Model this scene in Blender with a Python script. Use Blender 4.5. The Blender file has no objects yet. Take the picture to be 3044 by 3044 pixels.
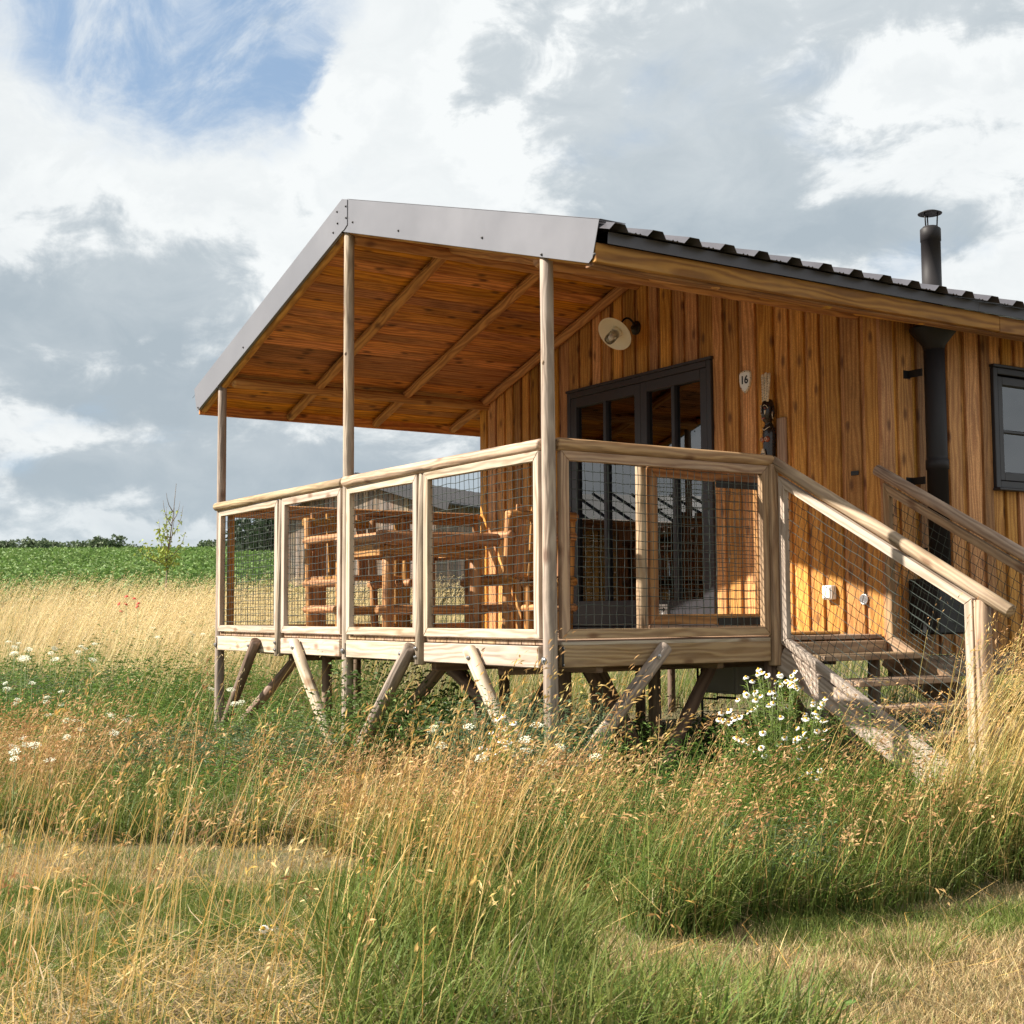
import bpy, bmesh, math, random
import numpy as np
from mathutils import Vector, Matrix

sc = bpy.context.scene
COL = sc.collection
rnd = random.Random(7)
R = math.radians

# ------------------------------------------------------------------ camera
CAM = Vector((5.98656, -4.11608, 0.17469))
FWD = Vector((-0.8371, 0.5418, 0.0757)).normalized()
RGT = Vector((0.5430, 0.8397, -0.0055)); RGT = (RGT - RGT.dot(FWD) * FWD).normalized()
UPV = RGT.cross(FWD)
cam_d = bpy.data.cameras.new('camera'); cam = bpy.data.objects.new('camera', cam_d); COL.objects.link(cam)
cam.matrix_world = Matrix(((RGT.x, UPV.x, -FWD.x, CAM.x), (RGT.y, UPV.y, -FWD.y, CAM.y), (RGT.z, UPV.z, -FWD.z, CAM.z), (0, 0, 0, 1)))
cam_d.sensor_width = 36; cam_d.lens = 36 * 3942.18 / 3044
cam_d.clip_start = 0.05; cam_d.clip_end = 3000
cam_d.dof.use_dof = True; cam_d.dof.focus_distance = 6.8; cam_d.dof.aperture_fstop = 14.0
sc.camera = cam

# ------------------------------------------------------------------ sun, sky, exposure
SUN_EL = R(37.0)
SUN_TO = Vector((0.516 * math.cos(SUN_EL), 0.856 * math.cos(SUN_EL), -math.sin(SUN_EL))).normalized()
sun_d = bpy.data.lights.new('sun', 'SUN'); sun = bpy.data.objects.new('sun', sun_d); COL.objects.link(sun)
sun_d.energy = 5.0; sun_d.angle = R(0.53); sun_d.color = (1.0, 0.93, 0.82)
sun.rotation_euler = SUN_TO.to_track_quat('-Z', 'Y').to_euler()
sc.view_settings.view_transform = 'Standard'; sc.view_settings.look = 'None'
sc.view_settings.gamma = 1.0; sc.view_settings.use_curve_mapping = False
sc.view_settings.exposure = 1.25
sc.cycles.use_denoising = True; sc.cycles.denoiser = 'OPENIMAGEDENOISE'
sc.cycles.denoising_input_passes = 'RGB_ALBEDO_NORMAL'; sc.cycles.denoising_prefilter = 'NONE'

def sky_world():
    w = bpy.data.worlds.new('World'); sc.world = w; w.use_nodes = True
    w.cycles.sampling_method = 'MANUAL'; w.cycles.sample_map_resolution = 256
    nt = w.node_tree; nt.nodes.clear(); N = nt.nodes.new; L = nt.links.new
    out = N('ShaderNodeOutputWorld'); bg = N('ShaderNodeBackground'); bg.inputs['Strength'].default_value = 0.1
    L(bg.outputs[0], out.inputs[0])
    sky = N('ShaderNodeTexSky'); sky.sky_type = 'NISHITA'; sky.sun_disc = False
    sky.sun_elevation = SUN_EL; sky.sun_rotation = math.atan2(-SUN_TO.x, -SUN_TO.y)
    sky.air_density = 1.0; sky.dust_density = 1.5; sky.ozone_density = 1.2
    tc = N('ShaderNodeTexCoord'); D = tc.outputs['Generated']
    def M(op, a, b=None, c=None, clamp=False):
        n = N('ShaderNodeMath'); n.operation = op; n.use_clamp = clamp
        for i, v in enumerate((a, b, c)):
            if v is None: continue
            if isinstance(v, (int, float)): n.inputs[i].default_value = v
            else: L(v, n.inputs[i])
        return n.outputs[0]
    def VM(op, a, b):
        n = N('ShaderNodeVectorMath'); n.operation = op
        for i, v in enumerate((a, b)):
            if isinstance(v, tuple): n.inputs[i].default_value = v
            else: L(v, n.inputs[i])
        return n
    def noise(vec, scale, det, rough, dist=0.0, lac=2.0):
        n = N('ShaderNodeTexNoise'); n.inputs['Scale'].default_value = scale; n.inputs['Detail'].default_value = det
        n.inputs['Roughness'].default_value = rough; n.inputs['Distortion'].default_value = dist; n.inputs['Lacunarity'].default_value = lac
        L(vec, n.inputs['Vector']); return n.outputs['Fac']
    def sstep(v, a, b):
        n = N('ShaderNodeMapRange'); n.interpolation_type = 'SMOOTHSTEP'
        n.inputs['From Min'].default_value = a; n.inputs['From Max'].default_value = b; L(v, n.inputs['Value']); return n.outputs[0]
    def mixc(f, a, b):
        n = N('ShaderNodeMix'); n.data_type = 'RGBA'
        for s, v in (('Factor', f), ('A', a), ('B', b)):
            sk = [i for i in n.inputs if i.name == s and i.enabled]
            sk = n.inputs[0] if s == 'Factor' else (n.inputs[6] if s == 'A' else n.inputs[7])
            if isinstance(v, (int, float)): sk.default_value = v
            elif isinstance(v, tuple): sk.default_value = v + (1,)
            else: L(v, sk)
        return n.outputs[2]
    sep = N('ShaderNodeSeparateXYZ'); L(D, sep.inputs[0])
    den = M('ADD', M('MAXIMUM', sep.outputs[2], 0.0), 0.20)
    comb = N('ShaderNodeCombineXYZ'); L(M('DIVIDE', sep.outputs[0], den), comb.inputs[0]); L(M('DIVIDE', sep.outputs[1], den), comb.inputs[1])
    P = comb.outputs[0]                                     # a flat cloud deck seen in perspective
    big = noise(VM('ADD', P, (3.1, 7.7, 0.0)).outputs[0], 0.75, 4, 0.5, 0.3)
    mid = noise(VM('ADD', P, (11.3, 2.4, 4.0)).outputs[0], 1.9, 10, 0.58, 0.2)
    puff = noise(VM('MULTIPLY', D, (1.0, 1.0, 1.5)).outputs[0], 6.5, 10, 0.62, 0.35)
    fine = noise(VM('MULTIPLY', D, (1.0, 1.0, 1.7)).outputs[0], 17.0, 9, 0.62, 0.5)
    wisp = noise(VM('MULTIPLY', VM('ADD', P, (1.0, 4.0, 0.0)).outputs[0], (1.0, 2.6, 1.0)).outputs[0], 2.6, 10, 0.66, 1.0)
    # azimuth (to the right of the view over the field) and elevation of each direction
    az0 = math.atan2(FWD.x, FWD.y)
    az = M('SUBTRACT', M('ARCTAN2', sep.outputs[0], sep.outputs[1]), az0)
    az = M('SUBTRACT', M('MODULO', M('ADD', az, 3 * math.pi), 2 * math.pi), math.pi)
    el = M('ARCSINE', sep.outputs[2])
    nz = M('ADD', M('MULTIPLY', puff, 0.62), M('MULTIPLY', fine, 0.38))
    wrp = M('MULTIPLY', M('SUBTRACT', nz, 0.5), 3.2)
    def hump(x, y, rx, ry):
        """very soft swelling of the cloud field: position and radii in degrees"""
        dx = M('DIVIDE', M('SUBTRACT', az, R(x)), R(rx)); dy = M('DIVIDE', M('SUBTRACT', el, R(y)), R(ry))
        return M('POWER', 2.718, M('MULTIPLY', M('ADD', M('MULTIPLY', dx, dx), M('MULTIPLY', dy, dy)), -1.0))
    def field(lst):
        o = None
        for (x, y, rx, ry, k) in lst:
            h = M('MULTIPLY', hump(x, y, rx, ry), k); o = h if o is None else M('ADD', o, h)
        return o
    edge = M('ADD', M('MULTIPLY', M('SUBTRACT', az, R(-8.0)), 9.0), M('ADD', M('MULTIPLY', M('SUBTRACT', el, R(24.0)), -2.0), M('MULTIPLY', wrp, 0.55)))
    gap = M('MULTIPLY', sstep(M('ADD', hump(-14.0, 25.4, 10.0, 7.0), M('MULTIPLY', wrp, 0.26)), 0.36, 0.66), M('SUBTRACT', 1.0, sstep(edge, 0.0, 0.22)))
    holes = M('MULTIPLY', sstep(mid, 0.58, 0.74), 0.45)
    veil = M('MULTIPLY', sstep(wisp, 0.36, 0.70), 0.75)
    cover = M('SUBTRACT', 1.0, M('MAXIMUM', M('MULTIPLY', gap, M('SUBTRACT', 1.0, veil)), holes))
    # shading of the clouds: white crowns, blue grey bellies, soft deck
    bias = field(((-21, 12.2, 3.6, 3.0, .16), (-14, 12.6, 4.0, 3.0, .20), (-15.5, 9.0, 6.5, 1.5, .12), (-14, 5.8, 15, 1.7, .17), (-7.5, 13.4, 4.0, 2.0, -.12), (-17.5, 7.3, 6, .9, -.10), (-17, 19.5, 8, 4.5, -.16), (-5.2, 23, 3.4, 7, -.20), (8, 20.5, 9, 5.5, .17), (14, 15.8, 8, 1.3, .20), (9, 13.7, 8, 1.1, -.12), (17.5, 21.3, 3, 1.3, -.16), (20, 25, 6, 2.5, .10)))
    nb_ = M('ADD', nz, bias)
    belly = sstep(nb_, 0.51, 0.62)
    rim = M('MULTIPLY', sstep(nb_, 0.40, 0.49), M('SUBTRACT', 1.0, sstep(nb_, 0.50, 0.57)))
    soft = sstep(M('ADD', big, M('MULTIPLY', bias, 0.6)), 0.38, 0.74)
    dark = M('ADD', M('MULTIPLY', belly, 0.50), M('MULTIPLY', soft, 0.42))
    dark = M('SUBTRACT', M('ADD', dark, M('MULTIPLY', M('SUBTRACT', fine, 0.5), 0.50)), M('MULTIPLY', rim, 0.20))
    dark = M('MAXIMUM', M('MINIMUM', M('ADD', dark, 0.13), 1.0), 0.0)
    cl = mixc(dark, (3.95, 4.08, 4.10), (1.85, 2.16, 2.40))
    haze = mixc(M('MULTIPLY', M('SUBTRACT', 1.0, sstep(el, R(-1.0), R(7.5))), 0.60), cl, (2.15, 2.60, 2.90))
    blue = mixc(0.75, sky.outputs[0], (1.30, 1.86, 2.60))
    fin = mixc(cover, blue, haze)
    L(fin, bg.inputs['Color'])
sky_world()

# ------------------------------------------------------------------ bookkeeping helpers
WM = {}
def reg(o, M, parent=None):
    WM[o.name] = M
    if parent is not None:
        o.parent = parent
        o.matrix_basis = WM[parent.name].inverted() @ M
    else:
        o.matrix_basis = M
    return o
def tag(o, label=None, cat=None, group=None, kind=None):
    if label: o['label'] = label
    if cat: o['category'] = cat
    if group: o['group'] = group
    if kind: o['kind'] = kind
    return o
def empty(name, loc=(0, 0, 0), rz=0.0, parent=None):
    o = bpy.data.objects.new(name, None); o.empty_display_size = 0.2; COL.objects.link(o)
    return reg(o, Matrix.Translation(loc) @ Matrix.Rotation(rz, 4, 'Z'), parent)
def thing(name, label, cat, loc=(0, 0, 0), rz=0.0, group=None):
    return tag(empty(name, loc, rz), label, cat, group)
def mobj(name, me, mat, parent=None, M=None, smooth=False):
    if mat is not None and not me.materials: me.materials.append(mat)
    if smooth: me.polygons.foreach_set('use_smooth', [True] * len(me.polygons))
    o = bpy.data.objects.new(name, me); COL.objects.link(o)
    return reg(o, M if M is not None else (WM[parent.name].copy() if parent else Matrix.Identity(4)), parent)
def frame(p0, p1, wdir):
    x = (Vector(p1) - Vector(p0)).normalized(); w = Vector(wdir)
    z = x.cross(w).normalized(); y = z.cross(x).normalized()
    return x, y, z
def mat_from(o, x, y, z):
    return Matrix(((x.x, y.x, z.x, o.x), (x.y, y.y, z.y, o.y), (x.z, y.z, z.z, o.z), (0, 0, 0, 1)))
_box = {}
def box_mesh(l, w, t, c=0.004, key='box'):
    k = (round(l, 4), round(w, 4), round(t, 4), round(c, 4), key)
    if k in _box: return _box[k]
    c = min(c, l * .3, w * .3, t * .3)
    X, Y, Z = l / 2, w / 2, t / 2
    v = []; ix = {}
    for sx in (-1, 1):
        for sy in (-1, 1):
            for sz in (-1, 1):
                for a in range(3):
                    p = [sx * X, sy * Y, sz * Z]
                    for b in range(3):
                        if b != a: p[b] -= (sx, sy, sz)[b] * c
                    ix[(sx, sy, sz, a)] = len(v); v.append(p)
    f = []
    for a in range(3):
        b, d = (a + 1) % 3, (a + 2) % 3
        for s in (-1, 1):
            q = []
            for (sb, sd) in ((-1, -1), (1, -1), (1, 1), (-1, 1)):
                k3 = [0, 0, 0]; k3[a] = s; k3[b] = sb; k3[d] = sd; q.append(ix[(*k3, a)])
            f.append(q if s > 0 else q[::-1])
        for sb in (-1, 1):
            for sd in (-1, 1):
                k0 = [0, 0, 0]; k0[b] = sb; k0[d] = sd
                ka = k0[:]; ka[a] = -1; kb = k0[:]; kb[a] = 1
                q = [ix[(*ka, b)], ix[(*kb, b)], ix[(*kb, d)], ix[(*ka, d)]]
                f.append(q if sb * sd > 0 else q[::-1])
    for sx in (-1, 1):
        for sy in (-1, 1):
            for sz in (-1, 1):
                q = [ix[(sx, sy, sz, a)] for a in range(3)]
                f.append(q if sx * sy * sz > 0 else q[::-1])
    me = bpy.data.meshes.new(key); me.from_pydata(v, [], f); me.update(); _box[k] = me
    return me
def board(name, parent, p0, p1, wdir, w, t, mat, c=0.004, key=None):
    """a sawn piece from p0 to p1; local x runs with the grain, w along wdir, t across"""
    p0, p1 = Vector(p0), Vector(p1); x, y, z = frame(p0, p1, wdir)
    me = box_mesh((p1 - p0).length, w, t, c, (key or name) + mat.name)
    return mobj(name, me, mat, parent, mat_from((p0 + p1) / 2, x, y, z))
def log_mesh(l, r0, r1, seed=0, n=14, dome=0.5, wob=0.03):
    rg = random.Random(seed); m = max(3, int(l / 0.22)); rings = []
    v = []; f = []
    st = [(-l / 2, 0.55), (-l / 2 + dome * r0 * .35, 0.88), (-l / 2 + dome * r0, 1.0)]
    st += [(-l / 2 + l * (i / m), 1.0) for i in range(1, m)]
    st += [(l / 2 - dome * r1, 1.0), (l / 2 - dome * r1 * .35, 0.88), (l / 2, 0.55)]
    oy = oz = 0
    for i, (x, s) in enumerate(st):
        r = (r0 + (r1 - r0) * (x + l / 2) / l) * s * (1 + rg.uniform(-wob, wob) * (0.5 if s == 1 else 0))
        oy += rg.uniform(-1, 1) * wob * r0 * .25; oz += rg.uniform(-1, 1) * wob * r0 * .25
        for j in range(n):
            a = 2 * math.pi * j / n
            v.append((x, oy + r * math.cos(a), oz + r * math.sin(a)))
    for i in range(len(st) - 1):
        for j in range(n):
            f.append((i * n + j, i * n + (j + 1) % n, (i + 1) * n + (j + 1) % n, (i + 1) * n + j))
    f.append(list(range(n))[::-1]); b = (len(st) - 1) * n; f.append([b + j for j in range(n)])
    f = [q[::-1] for q in f]
    me = bpy.data.meshes.new('log'); me.from_pydata(v, [], f); me.update()
    sm = [True] * len(me.polygons); sm[-1] = sm[-2] = False
    me.polygons.foreach_set('use_smooth', sm)
    return me
_lid = [0]
def log(name, parent, p0, p1, r0, mat, r1=None, dome=0.5, n=14):
    _lid[0] += 1
    p0, p1 = Vector(p0), Vector(p1); x = (p1 - p0).normalized()
    w = Vector((0, 0, 1)) if abs(x.z) < 0.9 else Vector((1, 0, 0))
    x, y, z = frame(p0, p1, w)
    return mobj(name, log_mesh((p1 - p0).length, r0, r1 or r0, _lid[0], n, dome), mat, parent, mat_from((p0 + p1) / 2, x, y, z))
def bm_obj(name, bm, mat, parent=None, M=None, smooth=False):
    me = bpy.data.meshes.new(name); bm.to_mesh(me); bm.free()
    return mobj(name, me, mat, parent, M, smooth)
def lathe(name, prof, mat, parent, M, n=20, smooth=True):
    """prof: (r, z) pairs, revolved about local z"""
    v = []; f = []
    for r, z in prof:
        for j in range(n):
            a = 2 * math.pi * j / n; v.append((r * math.cos(a), r * math.sin(a), z))
    for i in range(len(prof) - 1):
        for j in range(n): f.append((i * n + j, i * n + (j + 1) % n, (i + 1) * n + (j + 1) % n, (i + 1) * n + j))
    f.append(list(range(n))[::-1]); b = (len(prof) - 1) * n; f.append([b + j for j in range(n)])
    me = bpy.data.meshes.new(name); me.from_pydata(v, [], f); me.update()
    o = mobj(name, me, mat, parent, M)
    sm = [smooth] * len(me.polygons); sm[-1] = sm[-2] = False; me.polygons.foreach_set('use_smooth', sm)
    if smooth:
        mk = me.attributes.new('sharp_edge', 'BOOLEAN', 'EDGE')
        ang = []
        for e in me.edges: ang.append(False)
        mk.data.foreach_set('value', ang)
    return o
def tube_mesh(paths, r, n=5):
    v = []; f = []
    for pth in paths:
        pts = [Vector(p) for p in pth]; base = len(v)
        for i, p in enumerate(pts):
            t = (pts[min(i + 1, len(pts) - 1)] - pts[max(i - 1, 0)]).normalized()
            a = t.cross(Vector((0, 0, 1)))
            if a.length < 0.05: a = t.cross(Vector((1, 0, 0)))
            a.normalize(); b = t.cross(a)
            rr = r(i / max(1, len(pts) - 1)) if callable(r) else r
            for j in range(n):
                th = 2 * math.pi * j / n; v.append(p + a * (rr * math.cos(th)) + b * (rr * math.sin(th)))
        for i in range(len(pts) - 1):
            for j in range(n):
                f.append((base + i * n + j, base + i * n + (j + 1) % n, base + (i + 1) * n + (j + 1) % n, base + (i + 1) * n + j))
        f.append([base + j for j in range(n)][::-1]); e = base + (len(pts) - 1) * n; f.append([e + j for j in range(n)])
    me = bpy.data.meshes.new('tube'); me.from_pydata(v, [], f); me.update(); return me
def tube(name, parent, paths, r, mat, n=6):
    return mobj(name, tube_mesh(paths, r, n), mat, parent, Matrix.Identity(4), True)
def prism(name, parent, pts, y0, y1, mat, axis='Y'):
    """polygon pts (x,z) extruded along y (axis Y) or polygon (y,z) extruded along x (axis X)"""
    n = len(pts); v = []
    for c in (y0, y1):
        for p in pts: v.append((p[0], c, p[1]) if axis == 'Y' else (c, p[0], p[1]))
    f = [list(range(n)), [n + i for i in range(n)][::-1]] + [(i, n + i, n + (i + 1) % n, (i + 1) % n) for i in range(n)]
    bm = bmesh.new(); bv = [bm.verts.new(p) for p in v]
    for q in f: bm.faces.new([bv[i] for i in q])
    bmesh.ops.recalc_face_normals(bm, faces=bm.faces[:])
    bmesh.ops.bevel(bm, geom=bm.edges[:], offset=0.0015, segments=1, affect='EDGES')
    return bm_obj(name, bm, mat, parent, Matrix.Identity(4))

# ------------------------------------------------------------------ materials
class NT:
    def __init__(s, name):
        s.m = bpy.data.materials.new(name); s.m.use_nodes = True; s.nt = s.m.node_tree; s.nt.nodes.clear()
        s.out = s.N('ShaderNodeOutputMaterial'); s.b = s.N('ShaderNodeBsdfPrincipled'); s.L(s.b.outputs[0], s.out.inputs[0])
    def N(s, t): return s.nt.nodes.new(t)
    def L(s, a, b): s.nt.links.new(a, b)
    def put(s, sk, v):
        if isinstance(v, (int, float)): sk.default_value = v
        elif isinstance(v, tuple): sk.default_value = v + (1,) if len(v) == 3 and sk.type == 'RGBA' else v
        else: s.L(v, sk)
    def math(s, op, a, b=None, clamp=False):
        n = s.N('ShaderNodeMath'); n.operation = op; n.use_clamp = clamp; s.put(n.inputs[0], a)
        if b is not None: s.put(n.inputs[1], b)
        return n.outputs[0]
    def vm(s, op, a, b):
        n = s.N('ShaderNodeVectorMath'); n.operation = op; s.put(n.inputs[0], a); s.put(n.inputs[1], b); return n.outputs[0]
    def noise(s, vec, scale, det=4, rough=.55, dist=0.0):
        n = s.N('ShaderNodeTexNoise'); n.inputs['Scale'].default_value = scale; n.inputs['Detail'].default_value = det
        n.inputs['Roughness'].default_value = rough; n.inputs['Distortion'].default_value = dist; s.L(vec, n.inputs['Vector']); return n.outputs['Fac']
    def rng(s, v, a, b, c=0.0, d=1.0):
        n = s.N('ShaderNodeMapRange'); s.L(v, n.inputs['Value'])
        for i, x in zip(('From Min', 'From Max', 'To Min', 'To Max'), (a, b, c, d)): n.inputs[i].default_value = x
        return n.outputs[0]
    def mix(s, f, a, b, mode='MIX'):
        n = s.N('ShaderNodeMix'); n.data_type = 'RGBA'; n.blend_type = mode
        s.put(n.inputs[0], f); s.put(n.inputs[6], a); s.put(n.inputs[7], b); return n.outputs[2]
    def bump(s, h, strength, dist):
        n = s.N('ShaderNodeBump'); n.inputs['Strength'].default_value = strength; n.inputs['Distance'].default_value = dist
        s.L(h, n.inputs['Height']); s.L(n.outputs[0], s.b.inputs['Normal'])
    def set(s, **k):
        for a, v in k.items(): s.put(s.b.inputs[a.replace('_', ' ')], v)
        return s.m
def wood(name, light, dark, knot, rough=.7, var=.3, hue=.02, grey=None, gamt=.5, rings=16, bump=.35, mott=0.0, crack=0.0, stain=0.0, fine=.42, knots=.72):
    t = NT(name); tc = t.N('ShaderNodeTexCoord'); oi = t.N('ShaderNodeObjectInfo')
    rv = t.N('ShaderNodeCombineXYZ')
    for i, k in enumerate((31.7, 57.3, 83.1)): t.L(t.math('MULTIPLY', oi.outputs['Random'], k), rv.inputs[i])
    V = t.vm('ADD', tc.outputs['Object'], rv.outputs[0])
    wv = t.N('ShaderNodeTexWave'); wv.wave_type = 'BANDS'; wv.bands_direction = 'Y'
    t.L(t.vm('MULTIPLY', V, (0.16, 1.0, 0.75)), wv.inputs['Vector'])
    wv.inputs['Scale'].default_value = rings; wv.inputs['Distortion'].default_value = 11.0; wv.inputs['Detail'].default_value = 2.5; wv.inputs['Detail Scale'].default_value = 1.3; wv.inputs['Detail Roughness'].default_value = .45
    g1 = t.noise(t.vm('MULTIPLY', V, (1.6, 34.0, 34.0)), 1.6, 6, .62)
    g2 = t.noise(t.vm('MULTIPLY', V, (0.8, 3.0, 3.0)), 1.6, 4, .6, .6)
    vor = t.N('ShaderNodeTexVoronoi'); vor.voronoi_dimensions = '2D'; vor.inputs['Scale'].default_value = 1.0
    t.L(t.vm('MULTIPLY', t.vm('ADD', V, t.vm('MULTIPLY', rv.outputs[0], (.3, .7, .1))), (3.2, 7.0, 0.0)), vor.inputs['Vector'])
    kn = t.rng(t.math('ADD', vor.outputs['Distance'], t.math('MULTIPLY', t.math('SUBTRACT', g1, .5), .10)), .06, .19, 1.0, 0.0)
    kc = t.N('ShaderNodeSeparateColor'); t.L(vor.outputs['Color'], kc.inputs[0])
    kn = t.math('MULTIPLY', kn, t.math('GREATER_THAN', kc.outputs[0], knots), True)
    g = t.math('ADD', t.math('MULTIPLY', wv.outputs['Fac'], .38), t.math('ADD', t.math('MULTIPLY', g1, fine), t.math('MULTIPLY', g2, .72 - fine)))
    g = t.rng(g, .33, .74)
    col = t.mix(g, dark, light)
    if grey is not None:
        gn = t.rng(t.noise(t.vm('MULTIPLY', V, (1.1, 6.0, 6.0)), 1.3, 5, .65), .35, .7, 0.0, gamt)
        col = t.mix(gn, col, grey)
    if stain:
        sn = t.rng(t.noise(t.vm('MULTIPLY', V, (1.4, 3.2, 3.2)), 1.1, 5, .65, .5), .36, .58, 1.0 - stain, 1.0)
        col = t.mix(1.0, col, sn, 'MULTIPLY')
    if mott:
        mn = t.rng(t.noise(V, 120.0, 3, .6), .46, .62, 1.0 - mott, 1.0)
        col = t.mix(1.0, col, mn, 'MULTIPLY')
    if crack:
        cn = t.rng(t.noise(t.vm('MULTIPLY', V, (0.9, 22.0, 22.0)), 1.0, 3, .5, 1.2), .60, .66, 1.0, 1.0 - crack)
        col = t.mix(1.0, col, cn, 'MULTIPLY')
    col = t.mix(t.math('MULTIPLY', kn, .75), col, knot)
    val = t.rng(oi.outputs['Random'], 0, 1, 1 - var, 1 + var * .6)
    hsv = t.N('ShaderNodeHueSaturation'); t.L(col, hsv.inputs['Color']); t.L(val, hsv.inputs['Value'])
    r2 = t.math('FRACT', t.math('MULTIPLY', oi.outputs['Random'], 7.31))
    t.L(t.rng(r2, 0, 1, .5 - hue, .5 + hue), hsv.inputs['Hue']); t.L(t.rng(r2, 0, 1, .92, 1.08), hsv.inputs['Saturation'])
    t.bump(t.math('ADD', g, t.math('MULTIPLY', kn, .4)), bump, .004)
    t.b.inputs['Specular IOR Level'].default_value = .3
    return t.set(Base_Color=hsv.outputs[0], Roughness=rough)
def plain(name, col, rough=.5, metal=0.0, nvar=.12, nscale=6.0, bump=0.0, spec=.5):
    t = NT(name); tc = t.N('ShaderNodeTexCoord')
    n = t.noise(tc.outputs['Object'], nscale, 5, .6)
    c = t.mix(t.rng(n, .3, .7), tuple(x * (1 - nvar) for x in col), tuple(min(1, x * (1 + nvar)) for x in col))
    if bump: t.bump(t.noise(tc.outputs['Object'], nscale * 12, 4, .6), bump, .002)
    t.b.inputs['Specular IOR Level'].default_value = spec
    return t.set(Base_Color=c, Roughness=t.rng(n, .3, .7, max(.02, rough - .06), rough + .06), Metallic=metal)
def leafy(name, trans=.35, rough=.55, attr='Col', var=0.0):
    """foliage that takes its own colour from the plant, with light coming through"""
    t = NT(name); a = t.N('ShaderNodeAttribute'); a.attribute_name = attr
    t.set(Base_Color=a.outputs['Color'], Roughness=rough); t.b.inputs['Specular IOR Level'].default_value = .25
    tr = t.N('ShaderNodeBsdfTranslucent'); t.L(a.outputs['Color'], tr.inputs['Color'])
    mx = t.N('ShaderNodeMixShader'); mx.inputs[0].default_value = trans
    t.L(t.b.outputs[0], mx.inputs[1]); t.L(tr.outputs[0], mx.inputs[2]); t.L(mx.outputs[0], t.out.inputs[0])
    return t.m
def glass(name, ior=1.9, tint=(.55, .58, .58)):
    t = NT(name); t.nt.nodes.remove(t.b)
    fr = t.N('ShaderNodeFresnel'); fr.inputs['IOR'].default_value = ior
    gl = t.N('ShaderNodeBsdfGlossy'); gl.inputs['Roughness'].default_value = .004; gl.inputs['Color'].default_value = (.95, .97, 1, 1)
    tp = t.N('ShaderNodeBsdfTransparent'); tp.inputs['Color'].default_value = tint + (1,)
    mx = t.N('ShaderNodeMixShader'); t.L(fr.outputs[0], mx.inputs[0]); t.L(tp.outputs[0], mx.inputs[1]); t.L(gl.outputs[0], mx.inputs[2])
    t.L(mx.outputs[0], t.out.inputs[0]); return t.m

W_WALL = wood('larch_cladding', (.74, .365, .110), (.48, .202, .054), (.10, .036, .015), .62, .40, .006, rings=8.5, bump=.2, mott=.22, stain=.30, fine=.22, knots=.62)
W_CEIL = wood('ceiling_boards', (.70, .30, .068), (.40, .140, .030), (.035, .012, .006), .6, .28, .008, rings=8.5, stain=.42, fine=.26, knots=.55)
W_RAFT = wood('rafter_logs', (.50, .25, .065), (.29, .125, .032), (.10, .035, .014), .6, .16, .008, rings=11)
W_PALE = wood('weathered_larch', (.50, .40, .30), (.29, .205, .135), (.19, .095, .05), .75, .18, .010, (.45, .40, .352), .65, rings=9, crack=.22, fine=.34)
W_POST = wood('weathered_posts', (.43, .335, .245), (.22, .155, .108), (.13, .068, .04), .78, .14, .01, (.34, .288, .25), .75, rings=12, crack=.42, stain=.28)
W_RAIL = wood('rail_logs', (.50, .355, .215), (.28, .175, .095), (.16, .078, .038), .7, .12, .01, (.41, .34, .275), .5, rings=10, crack=.65, stain=.25)
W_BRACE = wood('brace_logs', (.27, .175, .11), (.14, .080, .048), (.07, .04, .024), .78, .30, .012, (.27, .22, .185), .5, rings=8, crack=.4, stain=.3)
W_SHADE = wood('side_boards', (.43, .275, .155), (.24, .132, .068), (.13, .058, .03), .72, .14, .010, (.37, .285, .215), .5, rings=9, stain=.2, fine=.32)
W_DECK = wood('deck_planks', (.40, .26, .15), (.23, .132, .07), (.11, .055, .03), .75, .2, .01, (.32, .275, .235), .5, rings=6)
W_EAVE = wood('eave_board', (.43, .205, .062), (.22, .086, .024), (.13, .048, .018), .6, .1, .006, (.34, .225, .14), .25, rings=7, stain=.2, fine=.25)
W_SIDERAIL = wood('side_rail_log', (.47, .285, .125), (.27, .142, .056), (.15, .062, .026), .7, .1, .008, (.36, .27, .19), .3, rings=9, crack=.45)
W_FURN = wood('log_furniture', (.46, .235, .082), (.25, .108, .034), (.08, .032, .014), .6, .2, .008, rings=11)
W_GREY = wood('grey_boards', (.27, .24, .215), (.16, .138, .122), (.07, .06, .054), .8, .35, .02, (.36, .20, .08), .6, rings=5)
M_FASC = plain('fascia_metal', (.160, .160, .178), .36, .2, .07, 1.6, .04)
M_NROOF = plain('old_roof_steel', (.030, .029, .034), .6, 0, .15, 3.0)
M_ROOF = plain('roof_steel', (.085, .082, .095), .34, .35, .15, 3.0)
M_DARK = plain('anthracite_metal', (.019, .0165, .0175), .58, 0, .12, 5.0, 0, .25)
M_FRAME = plain('anthracite_frame', (.022, .0205, .025), .45, 0, .10, 4.0)
M_BLACK = plain('black_metal', (.012, .012, .013), .45, .3, .1)
M_ZINC = plain('zinc_bolt', (.45, .46, .48), .35, .9, .1, 30)
M_SCREW = plain('screw_head', (.03, .028, .03), .5, .3, .1, 30)
M_NET = plain('net_cord', (.030, .042, .036), .5, 0, .35, 25)
M_CREAM = plain('enamel_cream', (.72, .66, .52), .35, 0, .05, 8)
M_WHITE = plain('white_plastic', (.72, .71, .68), .4, 0, .05, 9)
M_GLASS = glass('door_glass', 2.1, (.50, .50, .50))
M_BULB = glass('lamp_glass', 1.45, (.93, .93, .92))
M_EBONY = plain('ebony', (.018, .012, .010), .28, 0, .3, 30)
M_BONE = plain('bone_carving', (.62, .51, .36), .6, 0, .35, 60, .3)
M_RED = plain('red_shell', (.26, .07, .035), .35, 0, .4, 40)
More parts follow.
